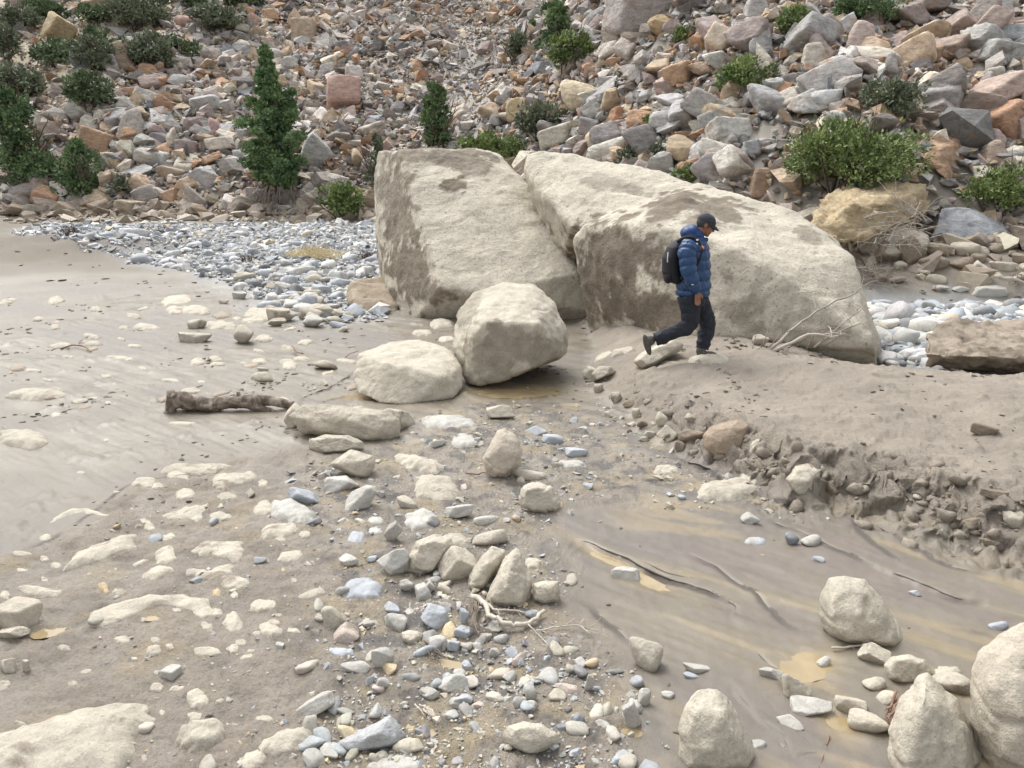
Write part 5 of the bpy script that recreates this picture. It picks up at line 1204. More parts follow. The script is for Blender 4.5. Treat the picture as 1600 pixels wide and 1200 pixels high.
BU = [(45, 288, 108, 122, 'tall dense dark juniper at the picture edge beside the riverbed', 1, DEEP, 0),
 (128, 306, 78, 70, 'small round-topped juniper standing alone at the scree foot', 1, DEEP, 0),
 (682, 236, 62, 90, 'dark narrow young tree rising behind the top of the leaning boulder', 1, DEEP, 0),
 (770, 268, 104, 54, 'low bright green bush peeping between the two biggest boulders', 0, BRIGHT, 0),
 (592, 306, 36, 82, 'thin willowy shrub along the side of the leaning boulder', 1, GREYG, .7),
 (535, 343, 72, 52, 'small bright riverside bush beside the leaning boulder', 0, BRIGHT, .1),
 (1326, 312, 214, 108, 'big round green bush on top of the ochre outcrop', 0, BRIGHT, 0),
 (1562, 340, 116, 76, 'yellow-green bush over the blue-grey slab near the picture edge', 0, BRIGHT, .3),
 (870, 80, 60, 64, 'upper of the twin bushes, cone-shaped and dark green', 1, DEEP, 0),
 (891, 113, 66, 56, 'lower of the twin bushes, round and lighter green', 0, BRIGHT, 0),
 (806, 102, 44, 46, 'grey-green scrubby bush beside the fine debris chute', 0, GREYG, .4),
 (845, 218, 76, 52, 'dark dome bush downhill of the cream and yellow boulder', 0, GREYG, .1),
 (1166, 152, 88, 54, 'bright wide bush above the pinkish fractured boulder', 0, BRIGHT, .1),
 (1239, 60, 60, 42, 'bright rounded bush high on the upper scree', 0, BRIGHT, .1),
 (1346, 44, 118, 50, 'wide dark bush cut off by the top edge', 0, DEEP, 0),
 (1386, 192, 128, 62, 'wide dull grey-green bush with bare twigs, over the big round bush', 0, GREYG, .3),
 (1065, 70, 34, 24, 'small light bush near the cliff-like boulder', 0, BRIGHT, .1),
 (1102, 56, 40, 22, 'small dull bush uphill of the orange elongated block', 0, GREYG, .2),
 (1014, 200, 30, 18, 'tiny bright bush in the boulders above the long pale slab', 0, BRIGHT, .1),
 (856, 25, 24, 16, 'tiny dark bush just above the twin bushes', 0, DEEP, 0),
 (832, 55, 16, 18, 'tiny cone bush just beside the upper twin bush', 1, DEEP, 0),
 (990, 262, 54, 34, 'grey-green bush rooted beside the long pale slab', 0, GREYG, .3),
 (1030, 248, 40, 24, 'small bush with silvery leaves uphill of the domed boulder', 0, GREYG, .3),
 (1220, 170, 36, 20, 'small grey tuft bush beside the pale ragged slab', 0, GREYG, .3),
 (1072, 286, 42, 26, 'small green bush squeezed behind the domed boulder', 0, BRIGHT, .2),
 (1500, 170, 22, 20, 'tiny thin sapling on the scree beside the dull grey bush', 1, GREYG, .6),
 (98, 98, 52, 30, 'dark bush just downhill of the cracked orange boulder', 0, DEEP, .1),
 (30, 52, 62, 34, 'dark bush in the top corner beside the cracked orange boulder', 0, DEEP, .1),
 (66, 34, 70, 26, 'grey-green bush over the cracked orange boulder', 0, GREYG, .1),
 (12, 98, 40, 46, 'dark bush cut by the picture edge, high up', 0, DEEP, .1),
 (86, 106, 56, 34, 'dense bush under the cracked orange boulder', 0, GREYG, .1),
 (150, 108, 58, 38, 'dark bush uphill of the perched dark boulder', 0, DEEP, .1),
 (148, 36, 56, 22, 'low bush next to the tan striped boulder', 0, DEEP, .1),
 (212, 48, 96, 40, 'long bush belt between the tan striped and pinkish purple boulders', 0, GREYG, .0),
 (150, 75, 44, 26, 'small dark bush under the low top bushes', 0, GREYG, .1),
 (345, 54, 84, 36, 'wide dark bush beside the pinkish boulder below the top edge', 0, DEEP, .0),
 (372, 16, 74, 26, 'top edge bush over the wide dark one', 0, DEEP, .1),
 (232, 16, 60, 24, 'top edge bush above the long bush belt', 0, DEEP, .1),
 (300, 16, 44, 22, 'small top edge bush above the pinkish purple boulder', 0, GREYG, .1),
 (232, 112, 70, 46, 'dark bush right behind the perched dark boulder', 0, DEEP, .0),
 (280, 94, 60, 28, 'light green end of the bush row near the scree edge', 0, BRIGHT, .1),
 (155, 118, 40, 30, 'round bush touching the perched dark boulder', 0, DEEP, .1),
 (142, 174, 72, 48, 'wide dark bush just above the rust-striped block', 0, DEEP, .0),
 (26, 160, 84, 46, 'wide green bush uphill of the tall dark juniper', 0, DEEP, .0),
 (196, 88, 40, 22, 'small grey bush above the perched dark boulder', 0, GREYG, .2),
 (30, 296, 60, 22, 'low grey scrub under the tall dark juniper', 0, GREYG, .4),
 (196, 306, 42, 30, 'dead-looking grey scrub beside the small round juniper', 0, GREYG, .6),
 (264, 136, 16, 10, 'tiny green tuft bush in the mid scree', 0, BRIGHT, .1),
 (1370, 262, 6, 6, '', 0, BRIGHT, .1)]
for i, (u, vb, w, h, lab, cone, cols, sp) in enumerate(BU[:-1]):
    if u < 400 and vb < 180: w *= 1.05; h *= 1.1; cols = GREYG if i % 2 else ((.07, .105, .055), (.19, .25, .13))
    bush(u, vb, w, h, lab, 'tree' if 'tree' in lab else 'shrub' if 'shrub' in lab else 'bush', cols, i, bool(cone), sp, 'young_tree' if 'tree' in lab else 'juniper_bush')
# the conical tree on the river bank
def conical_tree():
    rs = np.random.RandomState(8); g = G([440], [318])[0]; dep = project(g[None])[2][0]; k = dep / F; Hh = 232 * k; R0 = 52 * k
    rt = empty('juniper_tree', g, 'conical green tree with bare tip and hanging grey roots on the far riverbank', 'tree')
    tr = [([(0, 0, -.3), (.1, 0, Hh * .25), (-.12, .05, Hh * .55), (-.3, 0, Hh * .85), (-.42, 0, Hh * 1.0)], [R0 * .11, R0 * .09, R0 * .06, R0 * .03, .01])]
    pts, nr = [], []
    for i in range(88):
        t = .13 + .84 * (i / 87) ** 1.05; z = Hh * t; a = i * 2.399 + rs.normal(0, .3)
        L = R0 * (1.10 - .95 * t) * rs.uniform(.35, 1.35) * np.interp(t, [.13, .2, .45, .6, .72, .8, 1], [.7, 1.15, 1.25, 1.3, 1.1, .75, .5]) * (.75 if .50 < t < .56 else 1) * (.8 if t < .2 else 1); cx = -.12 - .32 * max(0, t - .4)
        d = np.array([math.cos(a), math.sin(a), .18 + .5 * t]); p0 = np.array([cx, 0, z - .1 * L]); p1 = p0 + d * L; pm = p0 + d * L * .5 - np.array([0, 0, .06 * L])
        tr.append(([p0, pm, p1], [.035 * R0, .022 * R0, .006 * R0]))
        if t > .80 and rs.uniform() < .35: continue
        for m in range(4):
            q = rs.uniform(.3, 1.0); c = p0 + (p1 - p0) * q; n = 95; rad = np.array([.17, .17, .10]) * R0 * (1.25 - .75 * t) * rs.uniform(.6, 1.7)
            dd = rs.normal(size=(n, 3)); dd /= np.linalg.norm(dd, axis=1)[:, None]; pts.append(c + dd * rad * rs.uniform(size=(n, 1)) ** .4); nr.append(dd + np.array([0, 0, .3]))
    V, T, c = leaves(rs, np.concatenate(pts), np.concatenate(nr), 3.4 * k, *((.065, .13, .06), (.24, .34, .15)))
    link('crown', mesh_np('crown', V, T, c, False, M_LEAF), rt)
    V, T = tube_np(tr, 6); link('trunk', mesh_np('trunk', V, T, None, True, M_BARK), rt)
    out = []
    for i in range(90): a = rs.uniform(0, 2 * math.pi); r = R0 * rs.uniform(.1, .75); twig(rs, (math.cos(a) * r, math.sin(a) * r - .3, rs.uniform(.2, .75) * R0 * .8), (math.cos(a) * .5, -.6, -1.0), R0 * rs.uniform(.5, .9), .025, 1, out, .3, .5, 2)
    V, T = tube_np(out, 4); link('root', mesh_np('root', V, T, None, True, plain('grey_root', (.22, .185, .15), .9, 20, .3, 0)), rt)
conical_tree()

# ------------------------------------------------------------------ straw, dead brush, branches, driftwood
M_STRAW = plain('straw', (.62, .53, .34), .85, 30, .25, 0)
def tuft(u, v, w, h, n, label, mat, name, cat, L0=.35, seed=0, kindr=.004, flat=0.6):
    rs = np.random.RandomState(seed); g = G([u], [v])[0]; k = project(g[None])[2][0] / F; out = []
    for i in range(n):
        x, y = rs.normal(0, w * k * .25), rs.normal(0, w * k * .25); gx = float(terrain(np.array([g[0] + x]), np.array([g[1] + y]))[0]) - g[2]
        d = np.array([rs.normal(0, flat), rs.normal(0, flat), 1.0]); d /= np.linalg.norm(d); L = L0 * rs.uniform(.5, 1.2); p = np.array([x, y, gx - .02]); b = rs.normal(0, .25, 3)
        out.append(([p, p + d * L * .5 + b * L * .1, p + d * L + b * L * .5 - np.array([0, 0, .2 * L])], [kindr, kindr * .8, kindr * .3]))
    V, T = tube_np(out, 3, False); o = link(name, mesh_np(name, V, T, None, False, mat), None, label, cat); o.location = g; return o
tuft(490, 402, 62, 36, 700, 'dry straw-yellow grass tuft on the far gravel', M_STRAW, 'straw_tuft', 'grass tuft', .42, 1, .016, .8)
tuft(385, 408, 40, 18, 90, 'small dark twiggy plant on the far gravel', plain('dark_twig', (.10, .075, .06), .9, 30, .3, 0), 'dead_plant', 'plant', .32, 2, .008)
tuft(576, 404, 34, 30, 120, 'small brown dry bush against the leaning boulder', bpy.data.materials['dark_twig'], 'dead_plant', 'plant', .40, 3, .008)
tuft(250, 365, 14, 12, 40, 'tiny dark stump plant far upstream on the gravel', bpy.data.materials['dark_twig'], 'dead_plant', 'plant', .35, 4, .012)
tuft(112, 366, 22, 14, 60, 'dark tangled plant on the far mud ridge', bpy.data.materials['dark_twig'], 'dead_plant', 'plant', .4, 5, .012)
tuft(470, 464, 46, 14, 26, 'row of short dark stubs where gravel meets mud', bpy.data.materials['dark_twig'], 'dead_plant', 'plant', .22, 6, .012)
tuft(930, 492, 30, 12, 14, 'few pale twigs in the gap between the boulders', M_DEAD, 'dead_twig', 'twig', .25, 7, .004)
def brush(name, specs, label, cat, mat=M_DEAD, seed=0):
    rs = np.random.RandomState(seed); out = []; o0 = np.array(specs[0][0]) if not isinstance(specs[0], dict) else None
    for s in specs:
        pts = np.array([PY(*q) for q in s['p']]); r = s['r']; n = len(pts)
        tt = np.linspace(0, n - 1, (n - 1) * 4 + 1); P_ = np.stack([np.interp(tt, np.arange(n), pts[:, i]) for i in range(3)], -1)
        P_[1:-1] = (P_[:-2] + 2 * P_[1:-1] + P_[2:]) / 4; P_[1:-1] += rs.normal(0, r * .35, P_[1:-1].shape)
        out.append((P_, np.linspace(r, r * s.get('e', .4), len(P_)) * (1 + .12 * rs.normal(size=len(P_)))))
        for j in range(s.get('k', 0)):
            i = rs.randint(len(P_) // 3, len(P_)); d = P_[min(i, len(P_) - 1)] - P_[max(i - 2, 0)]; d = d / max(np.linalg.norm(d), 1e-6) + rs.normal(0, .5, 3)
            twig(rs, P_[i], d, s.get('L', .15), r * .4, 1, out, 0, .6, 3, .7)
    V, T = tube_np(out, 7); c = V.mean(0); c[2] = V[:, 2].min(); o = link(name, mesh_np(name, V - c, T, None, True, mat), None, label, cat); o.location = c; return o
brush('dead_branch', [dict(p=[(1205, 545, 9.35), (1232, 520, 9.5), (1275, 484, 9.7), (1337, 458, 9.9)], r=.022, e=.45, k=2, L=.3)], 'longest grey bare branch slanting up against the domed boulder', 'branch')
brush('dead_branch', [dict(p=[(1210, 548, 9.3), (1262, 522, 9.35), (1310, 525, 9.3)], r=.022, e=.6, k=2, L=.25)], 'pale arched branch lying lowest in the brush heap', 'branch', plain('pale_twig', (.50, .45, .37), .8, 50, .2, .002))
brush('dead_branch', [dict(p=[(1272, 543, 9.3), (1312, 510, 9.5), (1350, 478, 9.7)], r=.013, e=.4, k=2, L=.25), dict(p=[(1280, 536, 9.35), (1320, 515, 9.5), (1347, 503, 9.6)], r=.014, e=.5, k=1, L=.15)], 'forked thin branch beside the longest one on the bank', 'branch')
brush('twig_heap', [dict(p=[(1175 + 14 * i, 547 - (i % 3) * 3, 9.3), (1190 + 14 * i + (i * 37 % 30) - 10, 530 - (i * 13 % 16), 9.4), (1200 + 16 * i + (i * 53 % 40) - 20, 518 - (i * 29 % 28), 9.5)], r=.007, e=.5, k=2, L=.18) for i in range(9)], 'tangled heap of dark twigs under the long bare branches', 'twigs', plain('wet_twig', (.20, .165, .13), .85, 50, .2, 0), 5)
def brush_heap(u, v, w, h, label, y, n=110, seed=0, r=.010, up=.3, mat=None, side=0.0, sp=1.0):
    rs = np.random.RandomState(seed); c = PY(u, v + h / 2, y); k = project(c[None])[2][0] / F; out = []
    for i in range(n):
        p = np.array([sp * rs.normal(0, w * k * .28), sp * rs.normal(0, w * k * .2), rs.uniform(-.1, h * k * .75) * sp]); d = np.array([rs.normal(side, 1), rs.normal(0, .6), rs.normal(up, .35)])
        twig(rs, p, d, w * k * rs.uniform(.3, .7), r * rs.uniform(.5, 1.3), 1, out, .2, .5, 2, .5)
    V, T = tube_np(out, 4, False); o = link('dead_brush', mesh_np('dead_brush', V, T, None, True, mat or M_DEAD), None, label, 'dead brush'); o.location = c; return o
brush_heap(1352, 428, 66, 44, 'matted heap of grey dead brush beside the domed boulder', 17.6, 120, 1, mat=plain('grey_brush', (.27, .235, .195), .9, 30, .3, 0))
brush_heap(1398, 352, 95, 52, 'pale leafless branches fanning out over the ochre outcrop hollow', 18.2, 46, 2, .014, .55, side=.5)
brush_heap(1415, 300, 60, 70, 'pale thin branches rising along the big round bush', 18.8, 20, 3, .012, 1.2, sp=.08)
brush_heap(1590, 436, 44, 40, 'brown dead brush at the picture edge by the side stream', 17.4, 60, 4, mat=bpy.data.materials['grey_brush'])
brush('driftwood_stick', [dict(p=[(1555, 432, 17.2), (1580, 436, 17.2), (1605, 440, 17.2)], r=.04, e=.7)], 'pale bleached stick poking into view beside the side stream', 'stick', bpy.data.materials['pale_twig'])
# driftwood log
def log():
    m, n, l, b = mk('peeling_bark'); p = pos(n); a = noise(n, l, p, 9, 6, .7, .8); r = ramp(n, l, a.outputs[0], [(.42, (.12, .088, .068)), (.52, (.22, .175, .135)), (.60, (.38, .33, .26)), (.72, (.47, .42, .33))])
    f = noise(n, l, p, 60, 4, .7); l.new(mix(n, l, 'MULTIPLY', .7, r.outputs[0], ramp(n, l, f.outputs[0], [(.3, .7), (.7, 1.2)]).outputs[0]), b.inputs['Base Color'])
    b.inputs['Roughness'].default_value = .85; l.new(bump(n, l, a.outputs[0], .03, 1), b.inputs['Normal'])
    yb = P0(350, 645)[1] + .05; k = project(PY(350, 630, yb)[None])[2][0] / F
    path = [(266, 622), (282, 624), (300, 630), (325, 634), (352, 630), (378, 628), (400, 635), (425, 645), (454, 657)]
    rad = [14, 12.5, 11, 12, 9.5, 9.5, 7.5, 6.5, 6]
    P_ = np.array([PY(u, v, yb) for u, v in path]); tt = np.linspace(0, len(path) - 1, 60); C_ = np.stack([np.interp(tt, np.arange(len(path)), P_[:, i]) for i in range(3)], -1); R_ = np.interp(tt, np.arange(len(path)), np.array(rad) * k)
    for _ in range(3): C_[1:-1] = (C_[:-2] + C_[1:-1] * 2 + C_[2:]) / 4
    V, T = tube_np([(C_, R_)], 24); V = V + (V - np.repeat(V.mean(0)[None], len(V), 0)) * 0; d = fb3(V * 7, 4)[:, None]; dirs = V - np.concatenate([np.repeat(C_, 24, 0), C_[:1], C_[-1:]]); V = V + dirs * d * .38
    c = C_.mean(0); c[2] = V[:, 2].min(); rt = empty('driftwood_log', c, 'gnarled driftwood log with peeling bark lying on the flat mud', 'log')
    link('log_body', mesh_np('log_body', V - c, T, None, True, m), rt)
    def limb(pts, r, nm, s=0):
        q = np.array([PY(*t) for t in pts]); tt = np.linspace(0, len(q) - 1, 16); Q_ = np.stack([np.interp(tt, np.arange(len(q)), q[:, i]) for i in range(3)], -1); Q_[1:-1] = (Q_[:-2] + Q_[1:-1] * 2 + Q_[2:]) / 4
        V, T = tube_np([(Q_, np.interp(tt, np.arange(len(q)), np.array(r) * k))], 12); V = V + .006 * fb3(V * 14 + s, 3)[:, None]; link(nm, mesh_np(nm, V - c, T, None, True, m), rt)
    limb([(270, 612, yb), (268, 630, yb - .03), (266, 644, yb - .06), (258, 648, yb - .1)], [9, 9, 8, 5], 'broken_root', 1)
    limb([(370, 624, yb), (373, 618, yb), (372, 612, yb)], [5, 4, 2.5], 'twig_stub', 2)
    limb([(380, 625, yb), (402, 625, yb + .03), (430, 627, yb + .06), (458, 634, yb + .1)], [8, 9, 8, 7], 'side_branch', 3)
    rs = np.random.RandomState(4); out = []
    for i in range(26): twig(rs, PY(405 + i * 2.3, 650, yb - .02) - c, (rs.normal(), rs.normal(), -.1), .10, .004, 1, out, .2, .8)
    V, T = tube_np(out, 4); link('root_fibres', mesh_np('root_fibres', V, T, None, True, bpy.data.materials['wet_twig']), rt)
log()
YB = P0(790, 960)[1]
def yv(v): return float(P0(800, v)[1])
# roots below the leaning pair
brush('root_branch', [dict(p=[(738, 932, yv(940)), (758, 945, yv(955)), (764, 962, yv(975)), (790, 974, yv(984)), (815, 977, yv(985)), (838, 966, yv(975)), (851, 954, yv(965))], r=.017, e=.6), dict(p=[(752, 938, yv(945)), (775, 955, yv(962)), (800, 954, yv(960)), (822, 957, yv(962))], r=.010, e=.4, k=6, L=.07),
                      dict(p=[(825, 975, yv(985)), (842, 992, yv(995)), (858, 1010, yv(1012)), (862, 1024, yv(1026))], r=.0035, e=.4, k=3, L=.06)], 'pale curved root lying at the foot of the leaning pair of stones', 'root', bpy.data.materials['pale_twig'])
brush('twig', [dict(p=[(838, 985, yv(990)), (862, 981, yv(986)), (905, 975, yv(980)), (922, 990, yv(994))], r=.0045, e=.5, k=6, L=.10), dict(p=[(905, 975, yv(980)), (913, 966, yv(972))], r=.003, k=1, L=.05)], 'thin branching twig stretching from the pale root over wet mud', 'twig', bpy.data.materials['pale_twig'], 2)
brush('root_fibres', [dict(p=[(738 + (i * 7 % 16) - 6, 935, yv(942)), (736 + (i * 11 % 24) - 10, 950, yv(958)), (744 + (i * 13 % 26) - 10, 975 + (i * 5 % 18), yv(985 + (i * 5 % 18)))], r=.0035, e=.5, k=3, L=.06) for i in range(9)], 'dark hairy rootlets hanging off the pale curved root', 'roots', bpy.data.materials['wet_twig'], 3)
brush('twig', [dict(p=[(1232 + 68, 1012, yv(1018)), (1338, 1010, yv(1015)), (1368, 1002, yv(1012))], r=.006, e=.5, k=8, L=.06)], 'hairy twig caught under the small cream block', 'twig', bpy.data.materials['pale_twig'], 4)
brush('root_cluster', [dict(p=[(1400 + (i * 7 % 9), 1080 + 8 * i, yv(1100 + 8 * i)), (1394 + (i * 5 % 12), 1100 + 8 * i, yv(1112 + 8 * i)), (1385 + (i * 3 % 14), 1118 + 6 * i, yv(1130 + 6 * i))], r=.008, e=.6, k=3, L=.05) for i in range(5)], 'reddish-brown knotted roots along the side of the peaked boulder', 'roots', plain('red_root', (.22, .135, .095), .85, 50, .3, .002), 5)
brush('twig', [dict(p=[(95, 545, yv(548)), (115, 539, yv(542)), (132, 541, yv(545)), (143, 550, yv(552))], r=.014, e=.6, k=1, L=.12)], 'short brown branch on the flat mud by a cream sliver', 'twig', plain('brown_twig', (.24, .16, .11), .85, 50, .3, .002), 6)
brush('twig', [dict(p=[(457, 541, yv(548)), (463, 550, yv(555)), (474, 553, yv(557))], r=.014, e=.7)], 'small bent brown stick upright in mud near the loaf stones', 'twig', bpy.data.materials['brown_twig'], 7)
brush('twig', [dict(p=[(540, 558, yv(562)), (548, 552, yv(558)), (560, 549, yv(556))], r=.008, e=.5)], 'tiny dark stick next to the faceted boulder', 'twig', bpy.data.materials['brown_twig'], 8)
brush('twig_heap', [dict(p=[(648 + (i * 11 % 26), 1100 + (i * 7 % 10), yv(1108)), (656 + (i * 13 % 22), 1108, yv(1115)), (664 + (i * 17 % 18), 1120, yv(1125))], r=.004, e=.5, k=2, L=.04) for i in range(8)], 'splayed straw-coloured rootlets above the small bottom puddle', 'twigs', bpy.data.materials['pale_twig'], 9)
brush('twig_heap', [dict(p=[(655 + (i * 9 % 20), 1000, yv(1003)), (664 + (i * 13 % 22), 1012 + (i * 5 % 14), yv(1020)), (672 + (i * 7 % 24), 1024, yv(1032))], r=.003, e=.5, k=2, L=.05) for i in range(7)], 'dark twigs strewn between the grey gravel stones', 'twigs', bpy.data.materials['wet_twig'], 10)
brush('twig', [dict(p=[(728, 739, yv(742)), (745, 741, yv(744)), (760, 738, yv(742))], r=.008, e=.6)], 'short dark stick sticking out under the tall egg-shaped stone', 'twig', bpy.data.materials['brown_twig'], 11)
brush('twig', [dict(p=[(712, 682, yv(686)), (735, 677, yv(681)), (757, 681, yv(684))], r=.007, e=.6, k=2, L=.08)], 'dark wet stick above the tall egg-shaped stone', 'twig', bpy.data.materials['wet_twig'], 12)
brush('twig', [dict(p=[(1296, 1150, yv(1150)), (1290, 1170, yv(1170)), (1280, 1200, yv(1200))], r=.004, e=.6, k=4, L=.04)], 'thin dark rootlet on wet mud by the peaked boulder', 'twig', bpy.data.materials['red_root'], 13)

# ------------------------------------------------------------------ the walking man
YM = 9.05
def mcap(pts, radii, seg=14, sx=1.0):
    """closed tube with rounded ends, radii may be (rx, ry) pairs in world x / y for upright forms"""
    return tube_np([(pts, radii)], seg)
def ell(c, r, k=3, rot=None):
    V, T = ICO[k]; v = V * np.array(r)
    if rot is not None: v = v @ np.array(rot).T
    return v + np.array(c), T
def join(L):
    VV, TT, off = [], [], 0
    for V, T in L: VV.append(V); TT.append(np.asarray(T) + off); off += len(V)
    return np.concatenate(VV), np.concatenate(TT)
def loft(rings, seg=28):
    """rings: (centre, rx, ry, direction of x axis angle) upright ellipses"""
    V = []
    for c, rx, ry, tl in rings:
        th = 2 * math.pi * np.arange(seg) / seg; x = rx * np.cos(th); y = ry * np.sin(th); V.append(np.stack([c[0] + x * math.cos(tl), c[1] + y, c[2] + x * math.sin(tl)], -1))
    n = len(V); V = np.concatenate(V + [np.array([rings[0][0]]), np.array([rings[-1][0]])]); T = []
    for i in range(n - 1):
        for j in range(seg): p, q = i * seg + j, i * seg + (j + 1) % seg; T += [(p, q, q + seg), (p, q + seg, p + seg)]
    for j in range(seg): T += [(n * seg, (j + 1) % seg, j), (n * seg + 1, (n - 1) * seg + j, (n - 1) * seg + (j + 1) % seg)]
    return V, np.array(T)
def roty(a): c, s = math.cos(a), math.sin(a); return np.array([[c, 0, s], [0, 1, 0], [-s, 0, c]])
def fuse(name, parts, voxel, smooth, mat, parent, org):
    V, T = join(parts); me = remesh(mesh_np(name, V - org, T, None, True), voxel, smooth); me.materials.clear(); me.materials.append(mat); me.name = name
    me.polygons.foreach_set('use_smooth', np.ones(len(me.polygons), bool)); return link(name, me, parent)
def man():
    M_SKIN = plain('skin', (.27, .125, .075), .55, 90, .12, .0008); M_JK = plain('blue_down_fabric', (.009, .048, .14), .42, 30, .22, .006, .5); M_TR = plain('dark_trousers', (.020, .023, .033), .8, 22, .35, .012)
    M_CAP = plain('faded_cap', (.038, .042, .055), .85, 40, .2, .001); M_HAIR = plain('greying_hair', (.05, .05, .052), .8, 150, .4, .002); M_WH = plain('white_print', (.75, .75, .75), .6, 50, .05, 0); M_OR = plain('orange_patch', (.90, .30, .03), .6, 50, .1, 0)
    M_BK = plain('dark_pack_fabric', (.012, .0125, .017), .75, 60, .25, .002); M_SH = plain('muddy_shoe', (.09, .08, .072), .85, 50, .4, .003); M_GR = plain('grey_mesh', (.16, .165, .18), .7, 60, .2, .001)
    J = lambda u, v, dy=0: PY(u, v, YM + dy)
    org = PY(1095, 552, YM); rt = empty('person', org, 'man in blue puffer jacket and dark cap walking over the mud with bowed head', 'person')
    hip, chest, neck = J(1080, 458), J(1084, 400), J(1089, 371)
    hd = J(1103, 352); hr = roty(math.radians(24))
    # body: one continuous figure, head with features, hands with fingers
    parts = [loft([(J(1081, 472), .13, .15, 0), (J(1081, 450), .125, .15, 0), (J(1083, 415), .12, .15, 0), (J(1083, 388), .11, .17, 0), (J(1086, 374), .06, .08, 0), (J(1091, 366), .055, .058, 0), (J(1096, 356), .05, .055, 0)])]
    def H(x, y, z): return hd + hr @ np.array([x, y, z])
    parts += [ell(H(-.01, 0, .02), (.098, .076, .105), 4, hr), ell(H(.032, 0, -.04), (.062, .056, .075), 3, hr), ell(H(.062, 0, -.092), (.028, .034, .024), 3, hr), ell(H(.020, 0, -.075), (.05, .048, .035), 3, hr),
              ell(H(.075, 0, .018), (.018, .05, .014), 3, hr), ell(H(.100, 0, -.022), (.022, .015, .018), 3, hr), ell(H(.088, 0, .0), (.014, .011, .032), 3, hr), ell(H(.083, 0, -.058), (.014, .024, .007), 3, hr), ell(H(.080, 0, -.070), (.012, .020, .007), 3, hr)]
    for s in (-1, 1): parts += [ell(H(-.018, s * .076, -.005), (.020, .010, .033), 3, hr), ell(H(.058, s * .040, -.018), (.022, .018, .016), 3, hr), ell(H(.070, s * .030, .002), (.009, .014, .007), 3, hr)]
    hands = {}
    for s, (sh, el, wr) in {-1: (J(1078, 384, -.20), J(1079, 424, -.26), J(1090, 455, -.25)), 1: (J(1082, 384, .20), J(1086, 424, .24), J(1098, 452, .22))}.items():
        parts.append(tube_np([([sh, el, wr], [.05, .04, .03])], 12)); d = (wr - el) / np.linalg.norm(wr - el); dn = np.array([.08, 0, -1.0]); dn /= np.linalg.norm(dn)
        pc = wr + dn * .055; parts += [ell(pc, (.036, .020, .052), 3)]
        for f in range(4):
            x0 = -.026 + .0175 * f; L = [.062, .074, .078, .066][f]; b0 = pc + np.array([x0, 0, -.032]); cu = s * .010
            parts.append(tube_np([([b0, b0 + np.array([.003, cu * .3, -L * .45]), b0 + np.array([.001, -cu * 1.2 * -1, -L * .8]), b0 + np.array([-.004, cu * 2.6, -L])], [.0098, .0095, .0088, .0065])], 8))
        b0 = pc + np.array([.030, -s * -.004, .02]); parts.append(tube_np([([b0, b0 + np.array([.020, 0, -.025]), b0 + np.array([.024, 0, -.055])], [.012, .0105, .007])], 8))
    legs = {'near': [J(1076, 462, -.09), J(1080, 508, -.11), J(1024, 530, -.10)], 'far': [J(1088, 462, .09), J(1107, 506, .10), J(1097, 545, .06)]}
    for L in legs.values(): parts.append(tube_np([(L, [.08, .055, .04])], 12))
    fuse('body', parts, .0055, 2, M_SKIN, rt, org)
    for s in (-1, 1):   # eyes in the shade of the brim
        V, T = ell(H(.082, s * .031, .004), (.009, .012, .0065), 2, hr); link('eye', mesh_np('eye', V - org, T, None, True, plain('dark_eye', (.03, .022, .02), .3, 50, .1, 0) if s < 0 else bpy.data.materials['dark_eye']), rt)
    # trousers with folds
    tp = [loft([(J(1082, 476), .135, .165, 0), (J(1082, 466), .14, .17, 0), (J(1081, 450), .13, .16, 0)])]
    for nm, L in legs.items():
        P_ = np.array([L[0], (L[0] * .6 + L[1] * .4), L[1], L[1] * .5 + L[2] * .5, L[2]]); tt = np.linspace(0, 4, 40); Q_ = np.stack([np.interp(tt, range(5), P_[:, i]) for i in range(3)], -1)
        for _ in range(4): Q_[1:-1] = (Q_[:-2] + Q_[1:-1] * 2 + Q_[2:]) / 4
        r = np.interp(tt, range(5), [.135, .118, .095, .088, .082]); fo = 1 + .05 * np.sin(tt * 9 + (0 if nm == 'near' else 2)) * np.exp(-((tt - 2) / .7) ** 2) + .07 * np.sin(tt * 11) * (tt > 3.1)
        tp.append(tube_np([(Q_, r * fo)], 20))
    o = fuse('trousers', tp, .008, 3, M_TR, rt, org)
    V, N = mesh_arrays(o.data); V = V + N * (.014 * fb3(V * np.array([7, 7, 11]) + 3, 3))[:, None]; o.data.vertices.foreach_set('co', V.astype(np.float32).ravel()); o.data.update()
    # shoes
    far = legs['far'][2]; sp = [ell(far + np.array([.05, -.05, -.060]), (.125, .05, .042), 3, roty(0)), ell(far + np.array([-.02, -.03, -.02]), (.06, .05, .06), 3)]
    fuse('shoe', sp, .008, 2, M_SH, rt, org)
    nr_ = J(1012, 535, -.10); ra = roty(math.radians(72)); sp = [ell(nr_ + np.array([-.005, 0, -.03]), (.135, .048, .040), 3, ra), ell(nr_ + np.array([.03, 0, .02]), (.06, .05, .06), 3)]
    fuse('shoe', sp, .008, 2, M_SH, rt, org)
    # quilted jacket
    def baffle(t, n, d=.055): return 1 - d * (1 - np.abs(np.sin(np.pi * t * n)) ** .45)
    ctr = [(1082, 463), (1083, 450), (1083, 430), (1084, 410), (1084, 393), (1084, 380), (1086, 372), (1089, 367)]; rx = [.195, .205, .20, .195, .185, .16, .11, .085]; ry = [.19, .205, .205, .21, .215, .20, .13, .09]
    tt = np.linspace(0, 7, 110); rings = []
